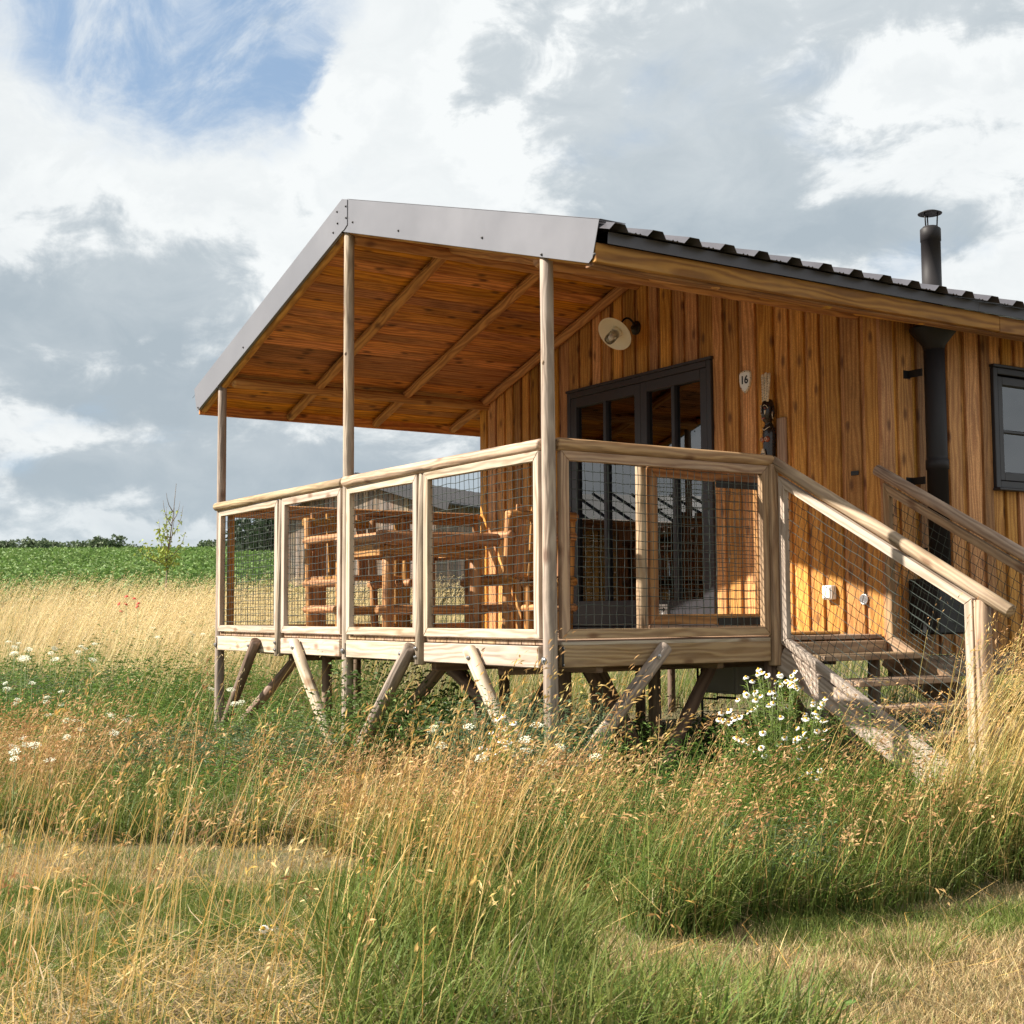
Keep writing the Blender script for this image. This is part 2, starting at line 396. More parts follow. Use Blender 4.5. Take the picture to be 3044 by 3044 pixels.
M_INK = plain('ink', (.02, .02, .02), .6)
M_MAT = plain('coir', (.42, .20, .05), .9, 0, .35, 60, .6)
M_BOX = plain('grey_cabinet', (.30, .28, .24), .6, 0, .08)
M_INT = plain('interior_panel', (.30, .17, .08), .7, 0, .2)
M_LEAF = leafy('grass_leaf', .30, .6)
M_CROP = leafy('crop_leaf', .25, .62)
M_PETAL = plain('petal', (.78, .77, .74), .6, 0, .05, 30)
M_YOLK = plain('flower_disc', (.62, .36, .02), .7, 0, .2, 60)
M_UMBEL = plain('umbel', (.66, .67, .52), .7, 0, .15, 80)
M_POPPY = plain('poppy', (.52, .035, .01), .6, 0, .2, 40)
M_BARK = plain('bark', (.16, .12, .09), .85, 0, .3, 20, .6)

# ------------------------------------------------------------------ terrain
FH = Vector((FWD.x, FWD.y)).normalized(); RH = Vector((-FH.y, FH.x)) * -1
if RH.dot(Vector((RGT.x, RGT.y))) < 0: RH = -RH
GZ = -0.90
def ab(x, y):
    dx, dy = x - CAM.x, y - CAM.y
    return dx * RH.x + dy * RH.y, dx * FH.x + dy * FH.y
def xy(a, b): return CAM.x + a * RH.x + b * FH.x, CAM.y + a * RH.y + b * FH.y
def _hash(i, j, s):
    h = np.sin(i * 127.1 + j * 311.7 + s * 74.7) * 43758.5453
    return h - np.floor(h)
def vnoise(x, y, s=0.0):
    x = np.asarray(x, float); y = np.asarray(y, float)
    i, j = np.floor(x), np.floor(y); u, v = x - i, y - j; u = u * u * (3 - 2 * u); v = v * v * (3 - 2 * v)
    return (_hash(i, j, s) * (1 - u) + _hash(i + 1, j, s) * u) * (1 - v) + (_hash(i, j + 1, s) * (1 - u) + _hash(i + 1, j + 1, s) * u) * v
def fbm(x, y, s=0.0):
    return (vnoise(x, y, s) + .5 * vnoise(x * 2.1, y * 2.1, s + 3) + .25 * vnoise(x * 4.3, y * 4.3, s + 5)) / 1.75
def ground(x, y):
    a, b = ab(x, y)
    b = np.asarray(b, float)
    t = np.clip(b - 13.0, 0, None); rise = np.where(t < 4, t * t / 8, t - 2)
    far = 135.0
    rise = np.where(rise > far, far + (rise - far) * 0.25, rise)
    return GZ + .0605 * rise + (vnoise(x * .7, y * .7, 1) - .5) * .05 + (vnoise(x * 2.3, y * 2.3, 2) - .5) * .02
def ground_sheet():
    bs = np.concatenate([np.linspace(-60, -4, 8), np.linspace(-2, 20, 70), np.linspace(21, 60, 30), np.linspace(64, 200, 35), np.linspace(230, 1500, 20)])
    us = np.sign(np.linspace(-1, 1, 81)) * np.abs(np.linspace(-1, 1, 81)) ** 2.2
    V = []
    for b in bs:
        wd = 14 + max(b, 0) * 1.3
        for u in us:
            x, y = xy(u * wd * 2, b); V.append((x, y, 0))
    V = np.array(V); V[:, 2] = ground(V[:, 0], V[:, 1]); n = len(us)
    Fc = [(i * n + j, i * n + j + 1, (i + 1) * n + j + 1, (i + 1) * n + j) for i in range(len(bs) - 1) for j in range(n - 1)]
    me = bpy.data.meshes.new('ground'); me.from_pydata(V.tolist(), [], Fc); me.update()
    t = NT('soil_and_thatch'); tc = t.N('ShaderNodeTexCoord'); P = tc.outputs['Object']
    n1 = t.noise(P, 1.3, 6, .6); n2 = t.noise(P, 26, 6, .7); n3 = t.noise(P, 90, 4, .7)
    c = t.mix(t.rng(n2, .35, .65), (.11, .078, .042), (.30, .215, .115))
    c = t.mix(t.rng(t.math('ADD', t.math('MULTIPLY', n1, .7), t.math('MULTIPLY', n3, .4)), .46, .66, 0, .75), c, (.085, .115, .030))
    t.bump(t.math('ADD', n2, n3), .8, .03)
    t.set(Base_Color=c, Roughness=.95)
    o = mobj('ground', me, t.m, None, None, True); tag(o, kind='structure')
ground_sheet()

# ------------------------------------------------------------------ the cabin
XR, ZP, SL, YB = -2.508, 2.9072, 0.3048, 7.4
TH = math.atan(SL); CT, ST = math.cos(TH), math.sin(TH)
def zc(x): return ZP - SL * abs(x - XR)
def slope_pt(sg, d, y, n=0.0):
    """point on the roof: d metres down the slope from the ridge on side sg, n metres above the fascia's lower edge"""
    return Vector((XR + sg * (d * CT + n * ST), y, ZP - d * ST + n * CT))
cabin = thing('timber_cabin', 'brown larch cabin with grey metal gable trim and covered porch', 'cabin', (XR, 2.67, GZ))
DMAX = (0.4926 + 2.508) / CT
# wall boards: proud boards over recessed ones
def clad(seg, base, emit):
    """seg: (u0,u1); calls emit(u0,u1,proud)"""
    u0, u1 = seg; u = u0
    first = True
    while u < u1 - 1e-4:
        w = rnd.uniform(.095, .145); g = rnd.uniform(.035, .055)
        if u1 - (u + w) < .07: w = u1 - u
        emit(u, u + w, True); u += w
        if u < u1 - 1e-4:
            if u1 - (u + g) < .07: g = u1 - u
            emit(u, u + g, False); u += g
DX0, DX1, DZ = -3.502, -1.602, 2.10
def front_board(x0, x1, proud, z0=-.10, z1=None):
    top = (min(zc(x0), zc(x1)) + .05) if z1 is None else z1
    y = 2.643 if proud else 2.662
    w = (x1 - x0) + (0.0 if proud else .02)
    board('wall_board', cabin, ((x0 + x1) / 2, y, z0), ((x0 + x1) / 2, y, top), (1, 0, 0), w - (.001 if proud else 0), .022 if proud else .018, W_WALL, .003)
clad((-5.01, DX0), 0, lambda a, b, p: front_board(a, b, p))
clad((DX0, DX1), 0, lambda a, b, p: front_board(a, b, p, DZ + .005))
clad((DX1, 0.02), 0, lambda a, b, p: front_board(a, b, p))
WY0, WY1, WZ0, WZ1 = 3.762, 4.72, 1.031, 1.885
def side_board(y0, y1, proud, z0=-.12, z1=2.185):
    x = 0.032 if proud else 0.012
    w = (y1 - y0) + (0 if proud else .02)
    board('wall_board', cabin, (x, (y0 + y1) / 2, z0), (x, (y0 + y1) / 2, z1), (0, 1, 0), w - (.001 if proud else 0), .022 if proud else .018, W_WALL, .003)
clad((2.634, WY0), 0, side_board)
clad((WY0, WY1), 0, lambda a, b, p: (side_board(a, b, p, -.12, WZ0), side_board(a, b, p, WZ1, 2.185)))
clad((WY1, YB - .4), 0, side_board)
board('corner_trim', cabin, (.035, 2.639, -.1), (.035, 2.639, 2.17), (0, 1, 0), .024, .03, W_WALL, .003)
board('sill_beam', cabin, (.0, 2.7, -.2), (.0, YB - .4, -.2), (0, 0, 1), .15, .05, W_BRACE)
# inside lining, one shell
bm = bmesh.new(); bmesh.ops.create_cube(bm, size=1)
bmesh.ops.scale(bm, vec=(4.95, YB - .4 - 2.70, 2.2), verts=bm.verts); bmesh.ops.translate(bm, vec=(XR, (YB - .4 + 2.70) / 2, .98), verts=bm.verts)
for f in list(bm.faces):
    c = f.calc_center_median()
    if c.y < 2.75 or c.x > -.1: bm.faces.remove(f)
bmesh.ops.reverse_faces(bm, faces=bm.faces[:])
bm_obj('interior_lining', bm, M_INT, cabin, Matrix.Identity(4))
# ceiling boards, both slopes
for sg in (-1, 1):
    d = 0.012
    while d < DMAX - .03:
        w = rnd.uniform(.125, .155); w = min(w, DMAX - d)
        p0 = slope_pt(sg, d + w / 2, -.03, .068); p1 = slope_pt(sg, d + w / 2, YB if d + w / 2 > 2.5 else 2.75, .068)
        board('ceiling_board', cabin, p0, p1, (sg * CT, 0, -ST), w - .004, .018, W_CEIL, .004); d += w
    for y in (0.005, .84, 1.73, 2.585):
        r = .034 if y < .01 else .043
        p0 = slope_pt(sg, .03, y, .012 if y > .01 else .02); p1 = slope_pt(sg, DMAX - (.04 if y > 2 else .02), y, .012 if y > .01 else .02)
        if y < .01: p0.y = p1.y = .005
        log('rafter', cabin, p0, p1, r, W_RAFT, r * .93)
log('purlin', cabin, (-4.86, .03, zc(-4.86) - .012), (-4.86, 2.64, zc(-4.86) - .012), .048, W_RAFT, .044)
log('purlin', cabin, (-.155, .03, zc(-.155) - .012), (-.155, 2.64, zc(-.155) - .012), .048, W_RAFT, .044)
log('ridge_beam', cabin, (XR, .03, ZP - .03), (XR, 2.64, ZP - .03), .05, W_RAFT)
e = slope_pt(-1, DMAX, 0, .03)
board('eave_board', cabin, (e.x, -.03, e.z - .005), (e.x, YB, e.z - .005), (0, 0, 1), .085, .022, W_CEIL)
board('eave_board', cabin, (.497, -.044, 2.052), (.497, 3.25, 2.052), (0, 0, 1), .105, .035, W_EAVE, .004)
board('eave_board', cabin, (.497, 3.253, 2.049), (.497, YB, 2.049), (0, 0, 1), .105, .035, W_EAVE, .004)
board('soffit_strip', cabin, (.44, -.03, 2.0), (.44, YB, 2.0), (1, 0, 0), .075, .02, W_EAVE, .003)
# roof sheets with raised ribs
def roof_sheet(sg):
    prof = []; y = -.02
    ys = [-.045]; zs = [0.0]
    k = -1
    yr = .015
    while yr < YB:
        for dy, h in ((-.062, 0), (-.032, .036), (.032, .036), (.062, 0)):
            if yr + dy > -.045: ys.append(yr + dy); zs.append(h)
        for dy in (.11, .14): ys.append(yr + dy - .008); zs.append(0); ys.append(yr + dy); zs.append(.006); ys.append(yr + dy + .008); zs.append(0)
        yr += .2515
    v = []; f = []; n = len(ys)
    for d in (0.0, DMAX + .095):
        for y, h in zip(ys, zs): v.append(slope_pt(sg, d, y, .185 + h))
    for i in range(n - 1): f.append((i, i + 1, n + i + 1, n + i) if sg > 0 else (i, n + i, n + i + 1, i + 1))
    me = bpy.data.meshes.new('roof_sheet'); me.from_pydata(v, [], f); me.update()
    o = mobj('roof_sheet', me, M_ROOF, cabin, Matrix.Identity(4))
    md = o.modifiers.new('thick', 'SOLIDIFY'); md.thickness = .0025; md.offset = -1
    return o
roofs = {1: roof_sheet(1), -1: roof_sheet(-1)}
me = box_mesh(.012, .012, .008, .003, 'screw')
for i in range(28):
    yy = .015 + .2515 * i + .085
    for d in (DMAX + .03, DMAX - .5):
        p = slope_pt(1, d, yy, .191); mobj('roof_screw', me, M_SCREW, roofs[1], Matrix.Translation(p) @ Matrix.Rotation(TH, 4, 'Y'))
board('ridge_cap', cabin, (XR + .09, -.045, ZP + .20), (XR + .09, YB, ZP + .20), (CT, 0, -ST), .2, .004, M_ROOF, .001)
board('ridge_cap', cabin, (XR - .09, -.045, ZP + .20), (XR - .09, YB, ZP + .20), (CT, 0, ST), .2, .004, M_ROOF, .001)
board('eave_flashing', cabin, (.548, .01, 2.128), (.548, 3.02, 2.128), (.12, 0, 1), .062, .003, M_ROOF, .0008)
board('eave_flashing', cabin, (.5495, 3.0, 2.128), (.5495, YB, 2.128), (.12, 0, 1), .062, .003, M_ROOF, .0008)
# gable trim: two folded sheets with a lapped joint at the ridge
def trim_poly(sg, t=.230, cut=.03):
    a = slope_pt(sg, DMAX, 0, 0); b = slope_pt(sg, DMAX, 0, t)
    p = [(XR, ZP), (a.x - sg * cut * CT, a.z + cut * ST), (a.x + sg * cut * ST * .6, a.z + cut * CT), (b.x, b.z), (XR, ZP + t / CT)]
    return p
jl = .085
tr = prism('gable_trim', cabin, trim_poly(1), -.054, -.050, M_FASC)
pl = trim_poly(-1)
pl = [(XR - .0, ZP), pl[1], pl[2], pl[3], pl[4], (XR + jl, zc(XR + jl) + .23 / CT), (XR + jl, zc(XR + jl) + .055), (XR + .035, ZP + .005)]
tl = prism('gable_trim', cabin, pl, -.060, -.0565, M_FASC)
for sg, par in ((1, tr), (-1, tl)):
    p0 = slope_pt(sg, 0, .035, .2335); p1 = slope_pt(sg, DMAX + (.0 if sg > 0 else .0), .035, .2335)
    board('trim_cap', par, p0, p1, (0, 1, 0), .17, .003, M_FASC, .0006)
    p0 = slope_pt(sg, .02, -.044, .004); p1 = slope_pt(sg, DMAX - .04, -.044, .004)
    board('trim_lip', par, p0, p1, (0, 1, 0), .018, .003, M_FASC, .0006)
# hex screws of the trim (x, z on the gable plane)
def screw(par, x, z, y=-.0545):
    M = Matrix.Translation((x, y, z)) @ Matrix.Rotation(R(90), 4, 'X')
    lathe('trim_screw', [(.0085, -.001), (.0085, .002), (.006, .0025), (.006, .008), (.003, .009)], M_SCREW, par, M, 8, False)
for x_, z_ in ((-2.341, 2.935), (-1.655, 2.703), (-0.598, 2.398), (0.028, 2.150), (0.519, 2.036)): screw(tr, x_, z_)
for x_, z_ in ((-2.440, 3.075), (-2.585, 3.073), (-2.436, 2.990), (-2.576, 2.985), (-2.647, 2.934), (-4.385, 2.390), (-4.968, 2.137), (-5.461, 2.027)): screw(tl, x_, z_, -.0605)
# posts under the trim belong to the veranda

# double door
door = empty('double_door', ((DX0 + DX1) / 2, 2.64, 0), 0, cabin)
XM = -2.47
def fr(name, par, x0, x1, z0, z1, y, t, mat=M_FRAME, c=.004):
    if x1 - x0 < z1 - z0: return board(name, par, ((x0 + x1) / 2, y, z0), ((x0 + x1) / 2, y, z1), (1, 0, 0), x1 - x0, t, mat, c)
    return board(name, par, (x0, y, (z0 + z1) / 2), (x1, y, (z0 + z1) / 2), (0, 0, 1), z1 - z0, t, mat, c)
for a in ((DX0, DX0 + .05, .03, DZ), (DX1 - .05, DX1, .03, DZ), (DX0 + .05, DX1 - .05, DZ - .05, DZ)):
    fr('door_frame', door, *a, 2.645, .075)
fr('door_lintel_trim', door, DX0 - .012, DX1 + .012, DZ + .002, DZ + .024, 2.622, .04, M_FRAME, .002)
fr('threshold', door, DX0 + .05, DX1 - .05, .024, .05, 2.65, .07)
for x0, x1, hs in ((DX0 + .053, XM - .002, 1), (XM + .002, DX1 - .053, -1)):
    st, yv = .078, 2.640
    fr('door_stile', door, x0, x0 + st, .055, DZ - .053, yv, .055)
    fr('door_stile', door, x1 - st, x1, .055, DZ - .053, yv, .055)
    fr('door_rail', door, x0 + st, x1 - st, DZ - .053 - .085, DZ - .053, yv, .054)
    fr('door_rail', door, x0 + st, x1 - st, .055, .27, yv, .054)
    xm = (x0 + x1) / 2
    fr('door_mullion', door, xm - .02, xm + .02, .27, DZ - .138, yv - .004, .046)
    for q0, q1 in ((x0 + st, xm - .02), (xm + .02, x1 - st)):
        fr('door_pane', door, q0 - .008, q1 + .008, .262, DZ - .130, yv + .008, .006, M_GLASS, .0005)
hd = tube('door_handle', door, [[(XM + .04, 2.612, 1.0), (XM + .04, 2.58, 1.0), (XM + .14, 2.58, 1.0)]], .008, M_BLACK)
# notice stuck low on the right door leaf: white card with a black arrow
nt_ = thing('notice_sticker', 'small white sticker with black arrow low on the right door leaf', 'sticker', (-2.2, 2.6095, .16))
fr('card', nt_, -2.33, -2.16, .15, .235, 2.6105, .003, M_WHITE, .0005)
for a in ((-2.315, -2.205, .186, .198), (-2.315, -2.245, .168, .176), (-2.315, -2.245, .209, .217)): fr('printed_line', nt_, *a, 2.6085, .0012, M_INK, .0003)
prism('arrow_head', nt_, [(-2.21, .17), (-2.18, .192), (-2.21, .214)], 2.6078, 2.609, M_INK)

# side window
win = empty('side_window', (.05, (WY0 + WY1) / 2, WZ0), 0, cabin)
def fw(name, par, y0, y1, z0, z1, x, t, mat=M_FRAME, c=.004):
    if y1 - y0 < z1 - z0: return board(name, par, (x, (y0 + y1) / 2, z0), (x, (y0 + y1) / 2, z1), (0, 1, 0), y1 - y0, t, mat, c)
    return board(name, par, (x, y0, (z0 + z1) / 2), (x, y1, (z0 + z1) / 2), (0, 0, 1), z1 - z0, t, mat, c)
fw('window_frame', win, WY0, WY0 + .045, WZ0, WZ1, .035, .07); fw('window_frame', win, WY1 - .045, WY1, WZ0, WZ1, .035, .07)
fw('window_frame', win, WY0 + .045, WY1 - .045, WZ0, WZ0 + .05, .035, .07); fw('window_frame', win, WY0 + .045, WY1 - .045, WZ1 - .045, WZ1, .035, .07)
fw('window_head', win, WY0 - .012, WY1 + .012, WZ1 + .001, WZ1 + .022, .06, .05)
fw('window_sill', win, WY0 - .01, WY1 + .01, WZ0 - .02, WZ0 - .001, .07, .07)
ym = (WY0 + WY1) / 2
for y0, y1 in ((WY0 + .048, ym - .003), (ym + .003, WY1 - .048)):
    z0, z1 = WZ0 + .053, WZ1 - .06
    fw('sash', win, y0, y0 + .05, z0, z1, .042, .05); fw('sash', win, y1 - .05, y1, z0, z1, .042, .05)
    fw('sash', win, y0 + .05, y1 - .05, z0, z0 + .06, .042, .049); fw('sash', win, y0 + .05, y1 - .05, z1 - .06, z1, .042, .049)
    zm = (z0 + z1) / 2 - .02
    fw('glazing_bar', win, y0 + .05, y1 - .05, zm - .011, zm + .011, .042, .04)
    for q0, q1 in ((z0 + .06, zm - .011), (zm + .011, z1 - .06)):
        fw('window_pane', win, y0 + .044, y1 - .044, q0 - .006, q1 + .006, .036, .006, M_GLASS, .0005)

# stove flue on the side wall
flue = thing('stove_flue', 'dark metal stove pipe rising up the side wall through the eave', 'flue pipe', (.2, 2.985, .1))
FX, FY = .20, 2.978
def T(z): return Matrix.Translation((FX, FY, z))
lathe('lower_pipe', [(.068, .02), (.068, 1.10), (.074, 1.101), (.074, 1.165), (.068, 1.166), (.068, 1.19), (.068, 1.98)], M_DARK, flue, T(0), 28)
lathe('roof_collar', [(.068, 1.90), (.075, 1.93), (.155, 2.03), (.155, 2.05)], M_DARK, flue, T(0), 28)
lathe('upper_pipe', [(.066, 2.02), (.066, 2.28), (.070, 2.281), (.070, 2.295), (.064, 2.296), (.064, 2.635), (.0675, 2.636), (.0675, 2.717), (.063, 2.723), (.05, 2.724), (.05, 2.735), (.046, 2.735)], M_DARK, flue, T(0), 28)
cap = lathe('rain_cap', [(.078, 2.822), (.080, 2.826), (.05, 2.840), (.01, 2.847)], M_DARK, flue, T(0), 28)
for k in range(3):
    a = k * 2.094 + .5
    tube('cap_strut', cap, [[(FX + .043 * math.cos(a), FY + .043 * math.sin(a), 2.725), (FX + .05 * math.cos(a), FY + .05 * math.sin(a), 2.828)]], .005, M_DARK)
for z in (1.75, 1.03, .56):
    br = board('wall_bracket', flue, (.043, FY - .085, z), (.17, FY - .085, z), (0, 0, 1), .05, .006, M_BLACK, .001)
    board('bracket_plate', br, (.046, FY - .125, z), (.046, FY - .06, z), (0, 0, 1), .055, .006, M_BLACK, .001)
bx = board('stove_box', flue, (.05, 2.98, .20), (.30, 2.98, .20), (0, 0, 1), .36, .30, M_BLACK, .012)
lathe('tee_joint', [(.072, .30), (.078, .31), (.078, .42), (.072, .43)], M_BLACK, flue, T(0), 24)

# ------------------------------------------------------------------ the veranda
ver = thing('veranda_deck', 'raised timber porch deck with log rails and netted panels', 'veranda', (XR, 1.3, GZ))
FL = .022
x = -4.99
while x < .0:
    w = .138
    board('deck_plank', ver, (x + w / 2, -.012, FL - .014), (x + w / 2, 2.62, FL - .014), (1, 0, 0), w - .006, .027, W_DECK, .003); x += w + .001
# edge boards between the posts
FZ0, FZ1 = -.128, -.010
def bolt(par, p, n, r=.016):
    n = Vector(n).normalized(); q = n.to_track_quat('Z', 'Y').to_matrix().to_4x4()
    lathe('bolt', [(r, 0), (r, .003), (r * .55, .0035), (r * .55, .011), (r * .3, .012)], M_ZINC, par, Matrix.Translation(p) @ q, 10, False)
for x0, x1 in ((-4.985, -3.70), (-3.60, -2.56), (-2.45, -1.45), (-1.335, -.05)):
    eb = board('edge_board', ver, (x0, -.022, (FZ0 + FZ1) / 2), (x1, -.022, (FZ0 + FZ1) / 2), (0, 0, 1), FZ1 - FZ0, .042, W_PALE)
board('edge_beam', ver, (-5.0, .03, -.07), (.0, .03, -.07), (0, 0, 1), .12, .04, W_BRACE)
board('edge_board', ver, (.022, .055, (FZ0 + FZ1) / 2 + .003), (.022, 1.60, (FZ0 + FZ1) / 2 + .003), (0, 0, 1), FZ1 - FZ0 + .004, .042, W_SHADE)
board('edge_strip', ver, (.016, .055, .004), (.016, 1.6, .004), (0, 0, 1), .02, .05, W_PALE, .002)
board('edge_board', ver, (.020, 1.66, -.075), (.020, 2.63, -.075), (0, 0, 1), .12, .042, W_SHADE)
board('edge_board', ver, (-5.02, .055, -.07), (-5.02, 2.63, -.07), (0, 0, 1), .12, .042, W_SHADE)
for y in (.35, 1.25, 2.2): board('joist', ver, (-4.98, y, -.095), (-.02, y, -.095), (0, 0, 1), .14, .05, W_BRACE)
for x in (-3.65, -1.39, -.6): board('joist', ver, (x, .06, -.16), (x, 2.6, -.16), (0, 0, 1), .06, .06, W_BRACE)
# posts
PR = .040
posts = {}
for nm, x, top in (('left', -5.016, zc(-5.016)), ('mid', XR, ZP), ('right', 0.0, zc(0.0))):
    posts[nm] = log('porch_post', ver, (x + (.008 if nm == 'right' else 0), 0, GZ - .05), (x - (.004 if nm == 'right' else 0), 0, top + .05), PR + .002, W_POST, PR - .003, .2, 18)
    bolt(posts[nm], (x, -.042, -.085), (0, -1, 0), .02)
kd = Vector((.80, -.60, 0)); kq = kd.to_track_quat('Z', 'Y').to_matrix().to_4x4()
lathe('knot', [(.021, -.010), (.019, -.001), (.014, .004), (.010, .002), (.006, .005), (.002, .003)], W_BRACE, posts['right'], Matrix.Translation(Vector((-.012, -.006, 1.55)) + kd * .034) @ kq, 14)
lathe('knot', [(.017, -.010), (.015, -.001), (.011, .003), (.006, .004), (.002, .002)], W_BRACE, posts['mid'], Matrix.Translation(Vector((XR - .008, -.008, 2.02)) + kd * .034) @ kq, 14)
for x in (-3.648, -1.392):
    rp = log('rail_post', ver, (x, -.035, -.15), (x, -.01, 1.07), .037, W_POST, .03, .15)
    for z in (-.045, -.10): bolt(rp, (x, -.071, z), (0, -1, 0), .013)
gp = board('gate_post', ver, (.03, 1.645, -.155), (.03, 1.645, 1.075), (0, 1, 0), .062, .062, W_SHADE)
for p in ((.0565, .056, -.02), (.0565, .056, -.11)): bolt(ver, (p[0] - .012, p[1], p[2]), (1, 0, 0), .006)
board('angle_bracket', ver, (.046, .054, -.12), (.046, .054, -.01), (0, 1, 0), .014, .004, M_BLACK, .001)
board('angle_bracket', ver, (-4.965, -.0455, -.12), (-4.965, -.0455, -.02), (1, 0, 0), .012, .004, M_BLACK, .001)
board('angle_bracket', ver, (-2.455, -.0455, -.13), (-2.455, -.0455, -.03), (1, 0, 0), .012, .004, M_BLACK, .001)
# top rails
ZR = 1.1005
log('top_rail', ver, (-5.02, -.045, ZR), (-2.555, -.018, ZR + .004), .036, W_RAIL, .033, .45, 18)
log('top_rail', ver, (-2.475, -.045, ZR), (-.045, -.012, ZR), .038, W_RAIL, .036, .45, 18)
log('top_rail', ver, (.01, .045, ZR + .002), (.018, 1.66, ZR), .039, W_SIDERAIL, .037, .3, 18)
log('top_rail', ver, (-5.015, .045, ZR), (-5.015, 2.62, ZR), .038, W_RAFT, .036)
# net generator: two cord families clipped to a convex polygon, in plane coordinates
def clip(p, d, poly):
    t0, t1 = -1e9, 1e9; n = len(poly); area = sum(poly[i][0] * poly[(i + 1) % n][1] - poly[(i + 1) % n][0] * poly[i][1] for i in range(n)); s = 1 if area > 0 else -1
    for i in range(n):
        ax, ay = poly[i]; bx_, by_ = poly[(i + 1) % n]; ex, ey = bx_ - ax, by_ - ay
        nx, ny = -ey * s, ex * s
        den = nx * d[0] + ny * d[1]; num = nx * (ax - p[0]) + ny * (ay - p[1])
        if abs(den) < 1e-9:
            if num > 0: return None
            continue
        t = num / den
        if den > 0: t0 = max(t0, t)
        else: t1 = min(t1, t)
    return (t0, t1) if t1 - t0 > .01 else None
def net(name, par, poly, to3, d1, d2, sp, seed, r=.0019, jit=.0032):
    rg = np.random.RandomState(seed); paths = []
    d1 = np.array(d1, float) / np.hypot(*d1); d2 = np.array(d2, float) / np.hypot(*d2)
    o = np.array(poly[0], float); Minv = np.linalg.inv(np.array([d1, d2]).T)
    uv = np.array([Minv @ (np.array(p) - o) for p in poly]); lo = np.floor(uv.min(0) / sp) - 1; hi = np.ceil(uv.max(0) / sp) + 1
    J = rg.uniform(-jit, jit, (int(hi[0] - lo[0]) + 3, int(hi[1] - lo[1]) + 3, 3))
    sag = rg.uniform(-.0035, .0035, (2, 200))
    for fam in (0, 1):
        dm, dn = (d1, d2) if fam == 0 else (d2, d1)
        for k in range(int(lo[1 - fam]), int(hi[1 - fam]) + 1):
            p = o + dn * sp * (k + .5)
            c = clip(p, dm, poly)
            if c is None: continue
            i0, i1 = c[0] / sp - .5, c[1] / sp - .5
            ks = [i0] + [q for q in range(math.ceil(i0 + .15), math.floor(i1 - .15) + 1)] + [i1]
            pts = []
            for q in ks:
                inner = float(q) == int(q) if isinstance(q, int) else False
                P = p + dm * sp * (q + .5); off = np.zeros(3)
                if isinstance(q, int):
                    a, b = (q, k) if fam == 0 else (k, q)
                    off = J[(a - int(lo[0])) % J.shape[0], (b - int(lo[1])) % J.shape[1]]
                wob = (q - i0) * (i1 - q) / max(1e-3, ((i1 - i0) / 2) ** 2) * sag[fam, k % 200]
                P = P + dn * wob
                pts.append(to3(P[0] + off[0], P[1] + off[1], off[2] * .6 + (.0012 if fam else -.0012)))
            if len(pts) > 1: paths.append(pts)
    o_ = mobj(name, tube_mesh(paths, r, 4), M_NET, par, Matrix.Identity(4))
    return o_
PB, PT, FWD_W = .030, 1.066, .052
def panel_front(x0, x1, seed, y=-.020, mat=W_PALE):
    pn = empty('rail_panel', ((x0 + x1) / 2, y, PB), 0, ver)
    fw_, t = FWD_W, .040
    mitre(pn, [(x0, PB), (x1, PB), (x1, PT), (x0, PT)], fw_, lambda a, b, c: (a, y + c, b), t, mat)
    net('net', pn, [(x0 + fw_, PB + fw_), (x1 - fw_, PB + fw_), (x1 - fw_, PT - fw_), (x0 + fw_, PT - fw_)], lambda a, b, c: (a, y + .012 + c, b), (1, 0.02), (0, 1), .0535, seed)
def mitre(par, poly, w, to3, t, mat):
    """four mitred frame boards round a convex polygon given in plane coordinates"""
    n = len(poly); ins = []
    for i in range(n):
        a, b, c = Vector(poly[i - 1]), Vector(poly[i]), Vector(poly[(i + 1) % n])
        e0 = (b - a).normalized(); e1 = (c - b).normalized()
        n0 = Vector((-e0.y, e0.x)); n1 = Vector((-e1.y, e1.x))
        k = (n0 + n1); k = k / k.dot(n0) * w; ins.append(b + k)
    for i in range(n):
        j = (i + 1) % n; q = [Vector(poly[i]), Vector(poly[j]), ins[j], ins[i]]
        e = (q[1] - q[0]).normalized(); sh = .0012
        q[0] += e * sh; q[3] += e * sh; q[1] -= e * sh; q[2] -= e * sh
        c3 = Vector(to3(*((q[0] + q[1] + q[2] + q[3]) / 4), 0)); ax = Vector(to3(*((q[0] + q[1] + q[2] + q[3]) / 4 + e * .1), 0)) - c3
        n3 = Vector(to3(*((q[0] + q[1] + q[2] + q[3]) / 4), .1)) - c3; ax.normalize(); n3.normalize(); y3 = n3.cross(ax)
        M = mat_from(c3, ax, y3, n3); Mi = M.inverted()
        bm = bmesh.new(); tops = [bm.verts.new(Mi @ Vector(to3(*p, -t / 2))) for p in q]; bots = [bm.verts.new(Mi @ Vector(to3(*p, t / 2))) for p in q]
        bm.faces.new(tops); bm.faces.new(bots[::-1])
        for k in range(4): bm.faces.new((tops[k], bots[k], bots[(k + 1) % 4], tops[(k + 1) % 4]))
        bmesh.ops.recalc_face_normals(bm, faces=bm.faces[:])
        bmesh.ops.bevel(bm, geom=bm.edges[:], offset=.0025, segments=1, affect='EDGES')
        bm_obj('frame_board', bm, mat, par, M)
for i, (x0, x1) in enumerate(((-4.975, -3.69), (-3.605, -2.555), (-2.46, -1.435), (-1.347, -.045))): panel_front(x0, x1, 11 + i)
